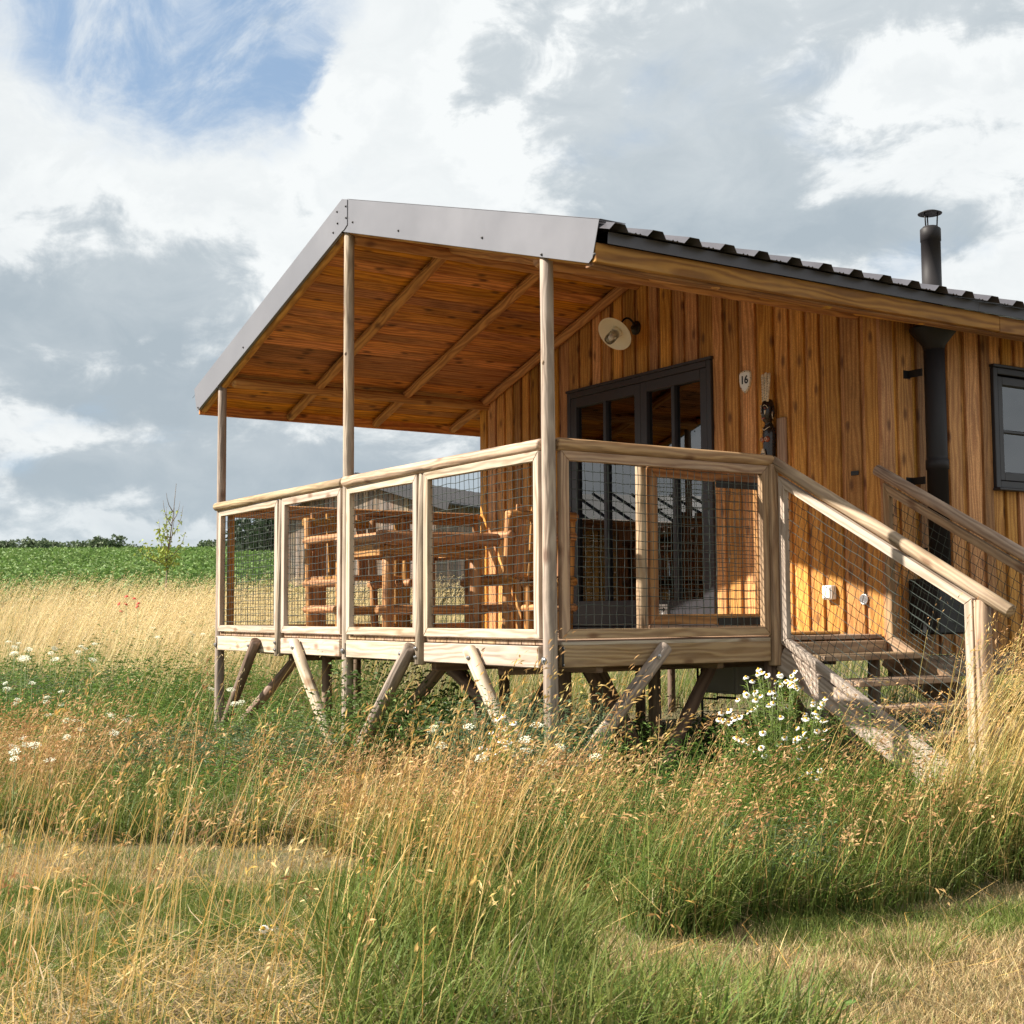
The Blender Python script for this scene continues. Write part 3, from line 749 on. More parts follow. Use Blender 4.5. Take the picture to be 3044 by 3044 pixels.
def panel_side(xp, y0, y1, seed, mat, rz=PT):
    pn = empty('rail_panel', (xp, (y0 + y1) / 2, PB), 0, ver)
    mitre(pn, [(y0, PB), (y1, PB), (y1, rz), (y0, rz)], FWD_W, lambda a, b, c: (xp - c, a, b), .040, mat)
    net('net', pn, [(y0 + FWD_W, PB + FWD_W), (y1 - FWD_W, PB + FWD_W), (y1 - FWD_W, rz - FWD_W), (y0 + FWD_W, rz - FWD_W)], lambda a, b, c: (xp - .012 - c, a, b), (1, -.015), (0, 1), .0535, seed)
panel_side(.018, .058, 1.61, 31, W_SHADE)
for i, (y0, y1) in enumerate(((.06, .88), (.93, 1.74), (1.79, 2.6))):
    panel_side(-5.0, y0, y1, 41 + i, W_FURN)
    if i: log('rail_post', ver, (-5.0, y0 - .025, -.15), (-5.0, y0 - .025, 1.07), .034, W_FURN, .03)
# gate folded back against the side panel
gate = empty('deck_gate', (-.12, 1.25, .05), 0, ver)
gx = -.115
log('gate_stile', gate, (gx, .735, .045), (gx, .735, 1.05), .034, W_RAIL, .032, .35)
mitre(gate, [(.785, .10), (1.70, .10), (1.70, 1.03), (.785, 1.03)], .06, lambda a, b, c: (gx - c, a, b), .036, W_EAVE)
net('net', gate, [(.845, .16), (1.64, .16), (1.64, .97), (.845, .97)], lambda a, b, c: (gx - .01 - c, a, b), (1, .02), (0, 1), .05, 61)
board('gate_kickboard', gate, (gx, .79, .067), (gx, 1.7, .067), (0, 0, 1), .06, .03, W_SHADE)
board('hinge_strap', gate, (gx + .024, 1.30, .115), (gx + .024, 1.72, .115), (0, 0, 1), .045, .008, M_BLACK, .002)
board('hinge_strap', gate, (gx + .024, 1.30, .95), (gx + .024, 1.72, .95), (0, 0, 1), .045, .008, M_BLACK, .002)
# braces and stilts
def brace(p0, p1, mat=W_BRACE, r=.036, b=None):
    o = log('brace', ver, p0, p1, r, mat, r * .94, .12, 14)
    if b: bolt(o, *b, .014)
brace((-4.81, -.09, -.92), (-3.985, -.085, -.035), W_BRACE, .043, ((-4.05, -.124, -.075), (0, -1, 0)))
brace((-2.40, -.09, -.92), (-3.25, -.085, -.035), W_PALE, .044, ((-3.19, -.124, -.075), (0, -1, 0)))
brace((-2.32, -.09, -.92), (-1.43, -.085, -.035), W_POST, .046, ((-1.50, -.124, -.08), (0, -1, 0)))
brace((.04, -.09, -.92), (-.72, -.085, -.035), W_PALE, .044, ((-.66, -.124, -.085), (0, -1, 0)))
brace((.085, -.13, -.92), (.085, .745, -.02), W_POST, .044, ((.127, .66, -.075), (1, 0, 0)))
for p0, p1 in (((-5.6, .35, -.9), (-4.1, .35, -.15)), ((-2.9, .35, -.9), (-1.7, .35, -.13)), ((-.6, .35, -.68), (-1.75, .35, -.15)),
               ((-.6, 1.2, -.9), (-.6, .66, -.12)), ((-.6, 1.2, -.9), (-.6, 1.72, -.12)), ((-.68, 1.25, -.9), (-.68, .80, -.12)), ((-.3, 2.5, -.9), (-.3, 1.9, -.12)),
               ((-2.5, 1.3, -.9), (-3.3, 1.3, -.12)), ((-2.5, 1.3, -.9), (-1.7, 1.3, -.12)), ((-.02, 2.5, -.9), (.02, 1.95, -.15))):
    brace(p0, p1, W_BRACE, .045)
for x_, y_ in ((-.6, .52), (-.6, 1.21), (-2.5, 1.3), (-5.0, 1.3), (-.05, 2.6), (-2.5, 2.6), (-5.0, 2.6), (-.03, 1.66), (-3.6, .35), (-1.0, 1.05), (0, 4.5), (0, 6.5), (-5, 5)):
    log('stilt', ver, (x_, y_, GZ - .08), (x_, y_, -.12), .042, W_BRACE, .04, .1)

# ------------------------------------------------------------------ stairs to the deck opening
st = thing('porch_stair', 'open wooden stair with netted log handrails beside the cabin wall', 'stair', (.8, 2.15, GZ))
SS = (0.165 - 1.10) / 1.70
def sz(x, z0): return z0 + SS * x
def stair_side(y, seed, m_rail, m_frame, xend, far):
    log('handrail', st, (.012, y, 1.098), (xend, y, sz(xend, 1.10)), .037, m_rail, .036, .12, 18)
    sp_ = empty('rail_panel', (.7, y, .3), 0, st)
    top0, bot0, xe = 1.045, .02, 1.475
    poly = [(.075, sz(.075, bot0)), (xe, sz(xe, bot0)), (xe, sz(xe, top0)), (.075, sz(.075, top0))]
    mitre(sp_, poly, .05, lambda a, b, c: (a, y + c, b), .04, m_frame)
    c = .05 / math.cos(math.atan(SS)) * 1.0
    inn = [(.125, sz(.125, bot0) + c), (xe - .05, sz(xe - .05, bot0) + c), (xe - .05, sz(xe - .05, top0) - c), (.125, sz(.125, top0) - c)]
    net('net', sp_, inn, lambda a, b, cc: (a, y + .012 + cc, b), (1, SS * 1.02), (-SS * .62, 1), .056, seed)
    log('newel_post', st, (1.525, y + .01, GZ - .05), (1.515, y + .01, sz(1.53, 1.10) - .03), .044, W_RAIL, .042, .08, 18)
    board('stringer', st, (.05, y + .012, sz(.05, -.085)), (1.72, y + .012, sz(1.72, -.085)), (0, 0, 1), .15, .04, m_frame)
stair_side(1.672, 71, W_RAIL, W_PALE, 1.70, False)
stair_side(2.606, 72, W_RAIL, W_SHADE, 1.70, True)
for k in range(6):
    xk, zk = .245 + .252 * k, -.105 - .139 * k
    board('tread', st, (xk, 1.70, zk), (xk, 2.58, zk), (1, 0, 0), .20, .036, W_DECK)
    if k < 5: board('tread', st, (xk + .13, 1.70, zk - .002), (xk + .13, 2.58, zk - .002), (1, 0, 0), .045, .032, W_DECK)
board('top_riser', st, (.06, 1.70, -.055), (.06, 2.58, -.055), (0, 0, 1), .075, .03, W_SHADE)

# ------------------------------------------------------------------ things on the wall and the deck
lamp = thing('wall_lamp', 'cream enamel saucer shade lamp on black swan neck arm', 'wall lamp', (-2.53, 2.62, 2.5))
Lb = Vector((-2.53, 2.632, 2.515))
lathe('wall_plate', [(.058, 0), (.058, .012), (.05, .02), (.02, .032), (.014, .05)], M_BLACK, lamp, Matrix.Translation(Lb) @ Matrix.Rotation(R(90), 4, 'X'), 20)
tip = Vector((-2.50, 2.41, 2.46)); nrm = Vector((.16, -.74, -.64)).normalized()
arm = []
for i in range(13):
    t = i / 12; p = Lb.lerp(tip, t); p.z += .085 * math.sin(math.pi * min(1, t * 1.02)) + .02 * t; arm.append(p)
arm.append(tip + nrm * .01)
tube('arm', lamp, [arm], .0085, M_BLACK, 8)
q = nrm.to_track_quat('Z', 'Y').to_matrix().to_4x4(); Ml = Matrix.Translation(tip) @ q @ Matrix.Scale(1.14, 4)
lathe('shade', [(.012, -.012), (.03, -.006), (.06, .0), (.125, .030), (.1345, .040), (.1325, .042), (.123, .033), (.06, .004), (.02, .002)], M_CREAM, lamp, Ml, 40)
lathe('socket', [(.040, .004), (.040, .03), (.032, .034), (.018, .036), (.018, .06)], M_CREAM, lamp, Ml, 24)
gl = lathe('glass_jar', [(.036, .03), (.038, .06), (.038, .105), (.032, .13), (.016, .145), (.002, .148)], M_BULB, lamp, Ml, 24)
lathe('bulb', [(.012, .058), (.014, .066), (.022, .082), (.023, .092), (.017, .106), (.004, .112)], M_WHITE, lamp, Ml, 20)

shield = thing('number_shield', 'white shield plate with black number 16 on the wall', 'house number', (-1.235, 2.63, 1.87))
SX, SZc = -1.235, 1.872
def shp(s, dz=0): return [(SX + s * a, SZc + dz + s * b) for a, b in ((-.062, .070), (-.03, .078), (0, .084), (.03, .078), (.062, .070), (.064, .02), (.054, -.03), (.03, -.066), (0, -.088), (-.03, -.066), (-.054, -.03), (-.064, .02))]
prism('plate', shield, shp(1.0), 2.618, 2.632, M_BONE); prism('face', shield, shp(.86), 2.6155, 2.6175, M_WHITE)
for a, b in ((0, .076), (-.055, .066), (.055, .066), (0, -.077), (-.058, .02), (.058, .02), (-.04, -.045), (.04, -.045)):
    lathe('stud', [(.0042, 0), (.003, .003), (.001, .004)], M_INK, shield, Matrix.Translation((SX + a, 2.618, SZc + b)) @ Matrix.Rotation(R(90), 4, 'X'), 8)
def text_mesh(s, size):
    cu = bpy.data.curves.new('digits', 'FONT'); cu.body = s; cu.size = size; cu.extrude = .001; cu.offset = .0022; cu.align_x = 'CENTER'; cu.align_y = 'CENTER'
    o = bpy.data.objects.new('digits', cu); COL.objects.link(o); bpy.context.view_layer.update()
    me = bpy.data.meshes.new_from_object(o.evaluated_get(bpy.context.evaluated_depsgraph_get())); bpy.data.objects.remove(o); bpy.data.curves.remove(cu); me.materials.clear()
    return me
mobj('digits', text_mesh('16', .082), M_INK, shield, Matrix.Translation((SX - .002, 2.614, SZc + .010)) @ Matrix.Rotation(R(90), 4, 'X'))

# carved figure
fig = thing('carved_figure', 'tall dark carved wooden figure with upright feathered headdress on wall', 'carving', (-.965, 2.60, 1.05))
def loft(name, secs, mat, par, n=16):
    v = []; f = []
    for (x, y, z, rx, ry) in secs:
        for j in range(n):
            a = 2 * math.pi * j / n; v.append((x + rx * math.cos(a), y + ry * math.sin(a), z))
    for i in range(len(secs) - 1):
        for j in range(n): f.append((i * n + j, i * n + (j + 1) % n, (i + 1) * n + (j + 1) % n, (i + 1) * n + j))
    f.append(list(range(n))[::-1]); b = (len(secs) - 1) * n; f.append([b + j for j in range(n)])
    me = bpy.data.meshes.new(name); me.from_pydata(v, [], f); me.update()
    return mobj(name, me, mat, par, Matrix.Identity(4), True)
fx, fy = -.958, 2.585
loft('body', [(fx, fy, 1.03, .044, .04), (fx, fy, 1.10, .048, .044), (fx, fy, 1.22, .043, .04), (fx, fy, 1.34, .046, .042), (fx, fy, 1.44, .05, .043), (fx, fy, 1.485, .047, .04), (fx, fy, 1.51, .03, .03), (fx, fy - .004, 1.525, .022, .026),
               (fx, fy - .012, 1.535, .024, .036), (fx, fy - .014, 1.56, .034, .046), (fx, fy - .012, 1.60, .040, .050), (fx, fy - .010, 1.64, .042, .050), (fx, fy - .006, 1.675, .036, .044), (fx, fy, 1.695, .022, .028), (fx, fy, 1.70, .008, .01)], M_EBONY, fig)
for k, dx in enumerate((-.026, 0, .026)):
    o = loft('headdress_feather', [(fx + dx * .7, fy - .03, 1.675, .012, .010), (fx + dx * .9, fy - .026, 1.74, .0125, .011), (fx + dx * 1.15, fy - .02, 1.83, .0135, .011), (fx + dx * 1.25, fy - .018, 1.875 + (.008 if k == 1 else 0), .014, .011), (fx + dx * 1.25, fy - .018, 1.884 + (.008 if k == 1 else 0), .006, .006)], M_BONE, fig, 10)
    for i in range(14):
        z = 1.70 + i * .012; s = (z - 1.675) / .2
        board('carved_notch', o, (fx + dx * (.8 + .4 * s) - .0045, fy - .0405 + .012 * s, z), (fx + dx * (.8 + .4 * s) + .0045, fy - .0405 + .012 * s, z), (0, 0, 1), .004, .004, M_EBONY, .0008)
yf = fy - .056
def face_bit(name, pts, y0, y1, mat): return prism(name, fig, [(fx + a, b) for a, b in pts], y0, y1, mat)
face_bit('nose', [(-.005, 1.645), (.005, 1.645), (.009, 1.588), (-.009, 1.588)], yf - .018, yf + .01, M_EBONY)
face_bit('nose_line', [(-.002, 1.645), (.002, 1.645), (.002, 1.592), (-.002, 1.592)], yf - .020, yf - .017, M_BONE)
for s in (-1, 1):
    face_bit('eye', [(s * .010, 1.628), (s * .018, 1.634), (s * .028, 1.627), (s * .018, 1.621)], yf - .006, yf + .012, M_RED)
    face_bit('cheek_carving', [(s * .012, 1.612), (s * .027, 1.612), (s * .016, 1.578)], yf - .003, yf + .012, M_BONE)
    tube('eyebrow', fig, [[(fx + s * .007, yf - .006, 1.642), (fx + s * .017, yf - .004, 1.652), (fx + s * .03, yf + .004, 1.645), (fx + s * .036, yf + .014, 1.625)]], .0022, M_BONE)
    loft('ear', [(fx + s * .043, fy, 1.56, .005, .01), (fx + s * .047, fy + .002, 1.60, .007, .016), (fx + s * .046, fy, 1.65, .005, .011)], M_EBONY, fig, 8)
    tube('ear_coil', fig, [[(fx + s * .05, fy - .012, 1.60), (fx + s * .053, fy - .016, 1.575), (fx + s * .052, fy - .012, 1.55)]], .004, M_BONE)
    lathe('shell_boss', [(.021, -.01), (.021, .004), (.016, .012), (.008, .016), (.002, .017)], M_RED, fig, Matrix.Translation((fx + s * .022, fy - .042, 1.405)) @ Matrix.Rotation(R(90), 4, 'X'), 16)
    tube('shell_ring', fig, [[(fx + s * .022 + .012 * math.cos(a), fy - .057, 1.405 + .012 * math.sin(a)) for a in [i * .5 for i in range(14)]]], .0018, M_BONE)
face_bit('mouth', [(-.016, 1.560), (.016, 1.560), (.012, 1.549), (-.012, 1.549)], yf - .006, yf + .012, M_RED)
tube('necklace', fig, [[(fx - .036, fy - .024, 1.497), (fx - .015, fy - .044, 1.478), (fx, fy - .048, 1.47), (fx + .015, fy - .044, 1.478), (fx + .036, fy - .024, 1.497)]], .003, M_BONE)
os_ = prism('oval_shield', fig, [(fx - .006 + .026 * math.sin(a), 1.245 + .085 * math.cos(a) * (1 + .1 * math.cos(2 * a))) for a in [i * math.pi / 10 for i in range(20)]], fy - .062, fy - .050, M_BONE)
for i, z in enumerate((1.19, 1.215, 1.245, 1.275, 1.30)): board('painted_band', os_, (fx - .026, fy - .0635, z), (fx + .014, fy - .0635, z), (0, 0, 1), .006, .002, M_RED if i % 2 else M_EBONY, .0005)
pq = tag(board('bare_plaque', None, (-.862, 2.618, 1.215), (-.862, 2.618, 1.555), (1, 0, 0), .085, .022, W_SHADE), 'bare wooden board fixed to the wall beside the carved figure', 'plaque')

sw = thing('socket_box', 'white plastic socket box low on the sunlit wall', 'socket', (-.432, 2.62, .3))
board('housing', sw, (-.432, 2.606, .252), (-.432, 2.606, .348), (1, 0, 0), .085, .052, M_WHITE, .006)
board('lid', sw, (-.432, 2.577, .262), (-.432, 2.577, .338), (1, 0, 0), .068, .008, M_WHITE, .003)
prism('embossed_mark', sw, [(-.432, .318), (-.412, .298), (-.432, .278), (-.452, .298)], 2.5715, 2.5735, M_CREAM)
vt = thing('round_vent', 'small round metal vent grille low on the wall', 'vent', (-.146, 2.62, .25))
lathe('ring', [(.036, 0), (.036, .006), (.030, .007), (.029, .002)], M_ZINC, vt, Matrix.Translation((-.146, 2.632, .25)) @ Matrix.Rotation(R(90), 4, 'X'), 24)
for i in range(7):
    z = .25 + (i - 3) * .008; hw = math.sqrt(max(0, .029 ** 2 - (z - .25) ** 2)); board('louvre', vt, (-.146 - hw, 2.627, z), (-.146 + hw, 2.627, z), (0, -.6, 1), .007, .0015, M_ZINC, .0004)
mp = tag(board('door_stop_plate', None, (-.23, 2.627, 1.096), (-.162, 2.627, 1.096), (0, 0, 1), .03, .006, M_BLACK, .002), 'small black metal plate screwed to the wall boards', 'plate')
dm = tag(board('doormat', None, (-.28, 1.78, FL + .012), (-.28, 2.36, FL + .012), (1, 0, 0), .36, .02, M_MAT, .006), 'orange brown coir doormat at the top of the stair', 'doormat')

def armchair(name, label, M):
    t = tag(empty(name), label, 'armchair', 'log armchairs on the porch'); reg(t, M)
    def lg(nm, a, b, r=.035): return log(nm, t, M @ Vector(a), M @ Vector(b), r, W_FURN, r * .95, .4)
    for s in (-1, 1):
        lg('front_leg', (.30, s * .30, 0), (.30, s * .30, .74)); lg('rear_leg', (-.26, s * .30, 0), (-.32, s * .30, .95))
        lg('armrest', (-.36, s * .30, .76), (.40, s * .30, .76), .037)
        lg('seat_rail', (-.36, s * .30, .40), (.40, s * .30, .40), .036); lg('stretcher', (-.36, s * .30, .19), (.40, s * .30, .19), .032)
    for i in range(4): board('seat_slat', t, M @ Vector((-.2 + i * .14, -.30, .445)), M @ Vector((-.2 + i * .14, .30, .445)), M.to_3x3() @ Vector((1, 0, 0)), .12, .03, W_FURN)
    for i in range(4): board('back_slat', t, M @ Vector((-.30, -.21 + i * .14, .44)), M @ Vector((-.36, -.21 + i * .14, 1.0)), M.to_3x3() @ Vector((0, 1, 0)), .09, .025, W_FURN)
    lg('back_rail', (-.35, -.33, .92), (-.35, .33, .92), .038)
    return t
armchair('log_armchair', 'log armchair with slatted back between table and cabin wall', Matrix.Translation((-3.05, 1.80, FL)) @ Matrix.Rotation(math.pi, 4, 'Z'))
armchair('log_armchair', 'log armchair on the field side of the log table', Matrix.Translation((-3.95, .78, FL)))
tb = thing('log_table', 'heavy log table with rounded plank top on the porch', 'table', (-3.2, .82, FL))
for i in range(5):
    y = .35 + .105 + i * .2
    log('table_plank', tb, (-3.62, y - .0, .735), (-2.73, y, .735), .052, W_FURN, .052, .35)
board('end_plank', tb, (-2.69, .32, .735), (-2.69, 1.38, .735), (1, 0, 0), .075, .10, W_FURN, .02)
for y in (.40, 1.28): board('apron', tb, (-3.52, y, .645), (-2.76, y, .645), (0, 0, 1), .085, .04, W_FURN)
for x_ in (-3.5, -2.78):
    board('apron', tb, (x_, .42, .64), (x_, 1.26, .64), (0, 0, 1), .08, .04, W_FURN)
    for y in (.46, 1.22): log('leg', tb, (x_, y, FL), (x_, y, .61), .045, W_FURN, .045, .1)
    log('stretcher', tb, (x_, .36, .20), (x_, 1.32, .20), .036, W_FURN)
mc = thing('meter_cabinet', 'grey meter cabinet hanging under the deck', 'cabinet', (-.82, 2.05, -.35))
board('cabinet_body', mc, (-.80, 2.06, -.375), (-.80, 2.06, -.16), (1, 0, 0), .34, .26, M_BOX, .008)
board('cabinet_door', mc, (-.80, 1.926, -.36), (-.80, 1.926, -.17), (1, 0, 0), .30, .012, M_BOX, .004)
tube('pipe', mc, [[(-.9, 2.0, -.37), (-.9, 2.0, -.42), (-1.1, 2.0, -.42), (-1.1, 2.0, -.12)], [(-.72, 2.0, -.37), (-.72, 2.0, -.405), (-.88, 1.98, -.405)], [(-1.0, 1.95, -.12), (-1.0, 1.95, -.9)]], .009, M_BLACK)

# ------------------------------------------------------------------ neighbouring cabins
def neighbour(label, loc, rz, tone, depth=7.0, porch=2.72):
    t = thing('neighbour_cabin', label, 'cabin', loc, rz, None); M = WM[t.name]; M3 = M.to_3x3()
    P = lambda x, y, z: M @ Vector((x, y, z)); z_ = lambda x: 3.05 - .31 * abs(x)
    def nb(nm, a, b, w, ww, tt, mat): return board(nm, t, P(*a), P(*b), M3 @ Vector(w), ww, tt, mat)
    x = -2.5
    while x < 2.49:
        w = min(.165, 2.5 - x)
        if porch < 1 or not (-.95 < x + w / 2 < .95): nb('wall_board', (x + w / 2, 0, 0), (x + w / 2, 0, z_(x + w / 2)), (1, 0, 0), w - .02, .03, tone)
        else: nb('wall_board', (x + w / 2, 0, 2.1), (x + w / 2, 0, z_(x + w / 2)), (1, 0, 0), w - .02, .03, tone)
        x += w
    nb('backing_board', (0, .05, 0), (0, .05, 2.2), (1, 0, 0), 4.98, .03, W_BRACE); nb('backing_board', (-2.3, .05, 2.3), (2.3, .05, 2.3), (0, 0, 1), .2, .03, W_BRACE)
    nb('backing_board', (-1.5, .05, 2.5), (1.5, .05, 2.5), (0, 0, 1), .2, .03, W_BRACE)
    y = 0.0
    while y < depth:
        nb('wall_board', (2.5, y + .08, 0), (2.5, y + .08, 2.25), (0, 1, 0), .145, .03, tone); y += .165
    nb('backing_board', (2.46, .1, 1.1), (2.46, depth, 1.1), (0, 0, 1), 2.2, .03, W_BRACE); nb('backing_board', (-2.5, 0, 1.1), (-2.5, depth, 1.1), (0, 0, 1), 2.2, .03, W_BRACE)
    if porch > 1:
        dr = nb('glazed_door', (0, -.01, .02), (0, -.01, 2.08), (1, 0, 0), 1.8, .05, M_FRAME)
        for k in range(4): mobj('door_pane', box_mesh(1.75, .34, .01, .001, 'npane'), M_GLASS, dr, WM[dr.name] @ Matrix.Translation((0, -.63 + .42 * k, .03)))
    for s in (-1, 1):
        sl = nb('roof_slope', (s * 1.53, -porch - .03, 3.10 - .31 * 1.53), (s * 1.53, depth, 3.10 - .31 * 1.53), (1, 0, -.31 * s), 3.2, .05, M_NROOF)
        k = -porch + .12
        while k < depth:
            nb('roof_rib', (s * .02, k, 3.15), (s * 3.03, k, 3.15 - .31 * 3.01), (0, 1, 0), .07, .035, M_NROOF); k += .5
        nb('gable_trim', (s * .0, -porch - .06, 3.02), (s * 3.05, -porch - .06, 3.02 - .31 * 3.05), (.31 * s, 0, 1), .23, .02, M_NROOF)
        if porch < 1: continue
        nb('porch_post', (s * 2.5, -2.7, -.9), (s * 2.5, -2.7, 2.25), (1, 0, 0), .09, .09, W_GREY)
        nb('top_rail', (s * 2.5, -2.7, 1.05), (s * 2.5, -.05, 1.05), (0, 0, 1), .08, .08, W_GREY)
    if porch > 1: nb('porch_post', (0, -2.7, -.9), (0, -2.7, 2.95), (1, 0, 0), .09, .09, W_GREY)
    if porch > 1: nb('top_rail', (-2.5, -2.7, 1.05), (2.5, -2.7, 1.05), (0, 0, 1), .08, .08, W_GREY)
    nb('deck', (0, -porch, -.04), (0, depth, -.04), (1, 0, 0), 5.05, .07, W_GREY)
    for k in range(21 if porch > 1 else 0): nb('rail_slat', (-2.5 + .25 * k, -2.7, -.05), (-2.5 + .25 * k, -2.7, 1.02), (1, 0, 0), .03, .03, W_GREY)
    for x_ in (-2.4, 0, 2.4):
        for y_ in (0, 2.5, 5, 6.8): nb('stilt', (x_, y_, -1.4), (x_, y_, -.1), (1, 0, 0), .1, .1, W_BRACE)
    return t
neighbour('weathered grey cabin with dark roof behind the porch by the crop field', (-27.3, 12.35, .93), R(30), W_GREY, 7.0, .25)
neighbour('brown cabin whose dark ribbed roof shows mirrored in the glass doors', (-19.5, -10.5, -.1), R(18), W_WALL)

# ------------------------------------------------------------------ vegetation helpers (numpy)
RS = np.random.RandomState(5)
def big_mesh(name, V, tris, cols, mat, kind='stuff', parent=None, world=False):
    """one mesh from arrays: V (n,3), tris (m,3), cols (n,3)"""
    me = bpy.data.meshes.new(name); n, m = len(V), len(tris)
    me.vertices.add(n); me.vertices.foreach_set('co', np.ascontiguousarray(V, np.float32).ravel())
    me.loops.add(m * 3); me.loops.foreach_set('vertex_index', np.ascontiguousarray(tris, np.int32).ravel())
    me.polygons.add(m); me.polygons.foreach_set('loop_start', np.arange(0, m * 3, 3, dtype=np.int32))
    me.update(calc_edges=True)
    if cols is not None:
        at = me.color_attributes.new('Col', 'FLOAT_COLOR', 'POINT')
        c = np.ones((n, 4), np.float32); c[:, :3] = cols; at.data.foreach_set('color', c.ravel())
    o = mobj(name, me, mat, parent, Matrix.Identity(4) if (parent is None or world) else None)
    if kind: o['kind'] = kind
    return o
class Acc:
    def __init__(s): s.V = []; s.T = []; s.C = []; s.n = 0
    def add(s, V, T, C):
        s.V.append(V); s.T.append(T + s.n); s.C.append(C); s.n += len(V)
    def build(s, name, mat, **k): return big_mesh(name, np.concatenate(s.V), np.concatenate(s.T), np.concatenate(s.C), mat, **k)
    def tris(s): return sum(len(t) for t in s.T)
def spine(base, L, az, ph0, ph1, segs, azj=.22):
    """curved stems: list of segs+1 point arrays; leans from ph0 (root) to ph1 (tip) towards az"""
    P = [base]; n = len(base); az = np.array(az, float)
    for k in range(segs):
        az = az + RS.normal(0, azj, n); d = np.stack([np.cos(az), np.sin(az), np.zeros(n)], 1)
        ph = ph0 + (ph1 - ph0) * ((k + .5) / segs) ** 1.25
        P.append(P[-1] + (d * np.sin(ph)[:, None] + np.array([0, 0, 1]) * np.cos(ph)[:, None]) * (L / segs)[:, None])
    return P
def ribbons(acc, P, w, fz, c0, c1, taper=True):
    """flat blades along spines P; w widths, fz facing azimuth, colour c0 root to c1 tip"""
    n = len(w); S = len(P) - 1; side = np.stack([np.cos(fz), np.sin(fz), np.zeros(n)], 1)
    rows = []; cols = []
    for k in range(S + 1):
        t = k / S; f = (1 - t ** 2.2) if taper else (1 - .55 * t)
        if k == S and taper:
            rows.append(P[k][:, None, :]); cols.append(c1[:, None, :])
        else:
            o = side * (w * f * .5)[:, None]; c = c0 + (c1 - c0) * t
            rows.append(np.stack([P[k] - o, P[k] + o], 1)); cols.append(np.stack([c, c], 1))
    V = np.concatenate(rows, 1); C = np.concatenate(cols, 1); m = V.shape[1]
    tr = []
    for k in range(S):
        a = 2 * k
        if k == S - 1 and taper: tr.append((a, a + 1, a + 2))
        else: tr += [(a, a + 1, a + 3), (a, a + 3, a + 2)]
    T = (np.arange(n) * m)[:, None, None] + np.array(tr)[None]
    acc.add(V.reshape(-1, 3), T.reshape(-1, 3), C.reshape(-1, 3))
def flakes(acc, P, D, ln, w, col, bend=0.0):
    """small pointed leaves / spikelets at P along unit D"""
    n = len(P); r = RS.normal(size=(n, 3)); s = np.cross(D, r); s /= np.linalg.norm(s, axis=1)[:, None] + 1e-9
    mid = P + D * (ln * .45)[:, None]; tip = P + D * ln[:, None]; tip[:, 2] -= bend * ln
    V = np.stack([P, mid + s * (w * .5)[:, None], tip, mid - s * (w * .5)[:, None]], 1)
    T = (np.arange(n) * 4)[:, None, None] + np.array([(0, 1, 2), (0, 2, 3)])[None]
    acc.add(V.reshape(-1, 3), T.reshape(-1, 3), np.repeat(col[:, None, :], 4, 1).reshape(-1, 3))
def pick(n, pal, var=.18):
    pal = np.array(pal); c = pal[RS.randint(0, len(pal), n)] * (1 + RS.uniform(-var, var, (n, 1))) * (1 + RS.uniform(-.06, .06, (n, 3)))
    return np.clip(c, 0.002, .9)
GREEN = [(.125, .185, .030), (.155, .215, .038), (.195, .235, .055), (.10, .16, .030), (.22, .235, .065), (.17, .20, .045)]
DKGREEN = [(.07, .125, .030), (.09, .15, .034), (.115, .17, .045)]
GOLD = [(.55, .355, .105), (.60, .41, .15), (.48, .29, .082), (.62, .46, .21)]
BROWN = [(.42, .235, .092), (.50, .30, .13), (.35, .19, .08), (.54, .35, .165)]
STRAW = [(.68, .54, .29), (.72, .59, .34), (.62, .46, .21)]
DEAD = [(.40, .31, .17), (.50, .40, .235), (.30, .215, .115), (.26, .20, .11)]
RAZ = math.atan2(RGT.y, RGT.x)                                  # the wind lays the grass over this way
def inpoly(x, y, poly):
    jx = (fbm(x * 2.6, y * 2.6, 71) - .5) * .5; jy = (fbm(x * 2.6 + 9, y * 2.6, 72) - .5) * .5; x = x + jx; y = y + jy
    r = np.zeros(len(x), bool); n = len(poly)
    for i in range(n):
        x0, y0 = poly[i]; x1, y1 = poly[(i + 1) % n]
        c = ((y0 > y) != (y1 > y)) & (x < (x1 - x0) * (y - y0) / (y1 - y0 + 1e-12) + x0); r ^= c
    return r
PATH = [(-9, -11), (-4, -6), (-.86, -2.72), (.17, -1.45), (1.22, -1.30), (2.41, -1.14), (2.66, -.63), (2.62, .5), (3.6, 2.6), (8, 3), (9, -3), (5.5, -4.6), (3.62, -1.88), (2.98, -1.92), (2.42, -2.12), (2.12, -2.62), (2.35, -3.2), (3.0, -5.0), (-1, -11)]
def scatter(n, b0, b1, umax=.45, power=1.0):
    """ground points, evenly spread in the picture's width, thinning with distance"""
    b = np.exp(RS.uniform(math.log(b0), math.log(b1), n)) if power == 1 else (RS.uniform(b0 ** (1 - power), b1 ** (1 - power), n)) ** (1 / (1 - power))
    u = RS.uniform(-umax, umax, n); x, y = xy(u * b, b)
    return x, y, u, b
def place(x, y): return np.stack([x, y, ground(x, y) - .01], 1)
def under_deck(x, y): return (x > -5.0) & (x < .02) & (y > .05) & (y < 7)
def stair_zone(x, y): return (x > -.05) & (x < 1.62) & (y > 1.68) & (y < 2.6)

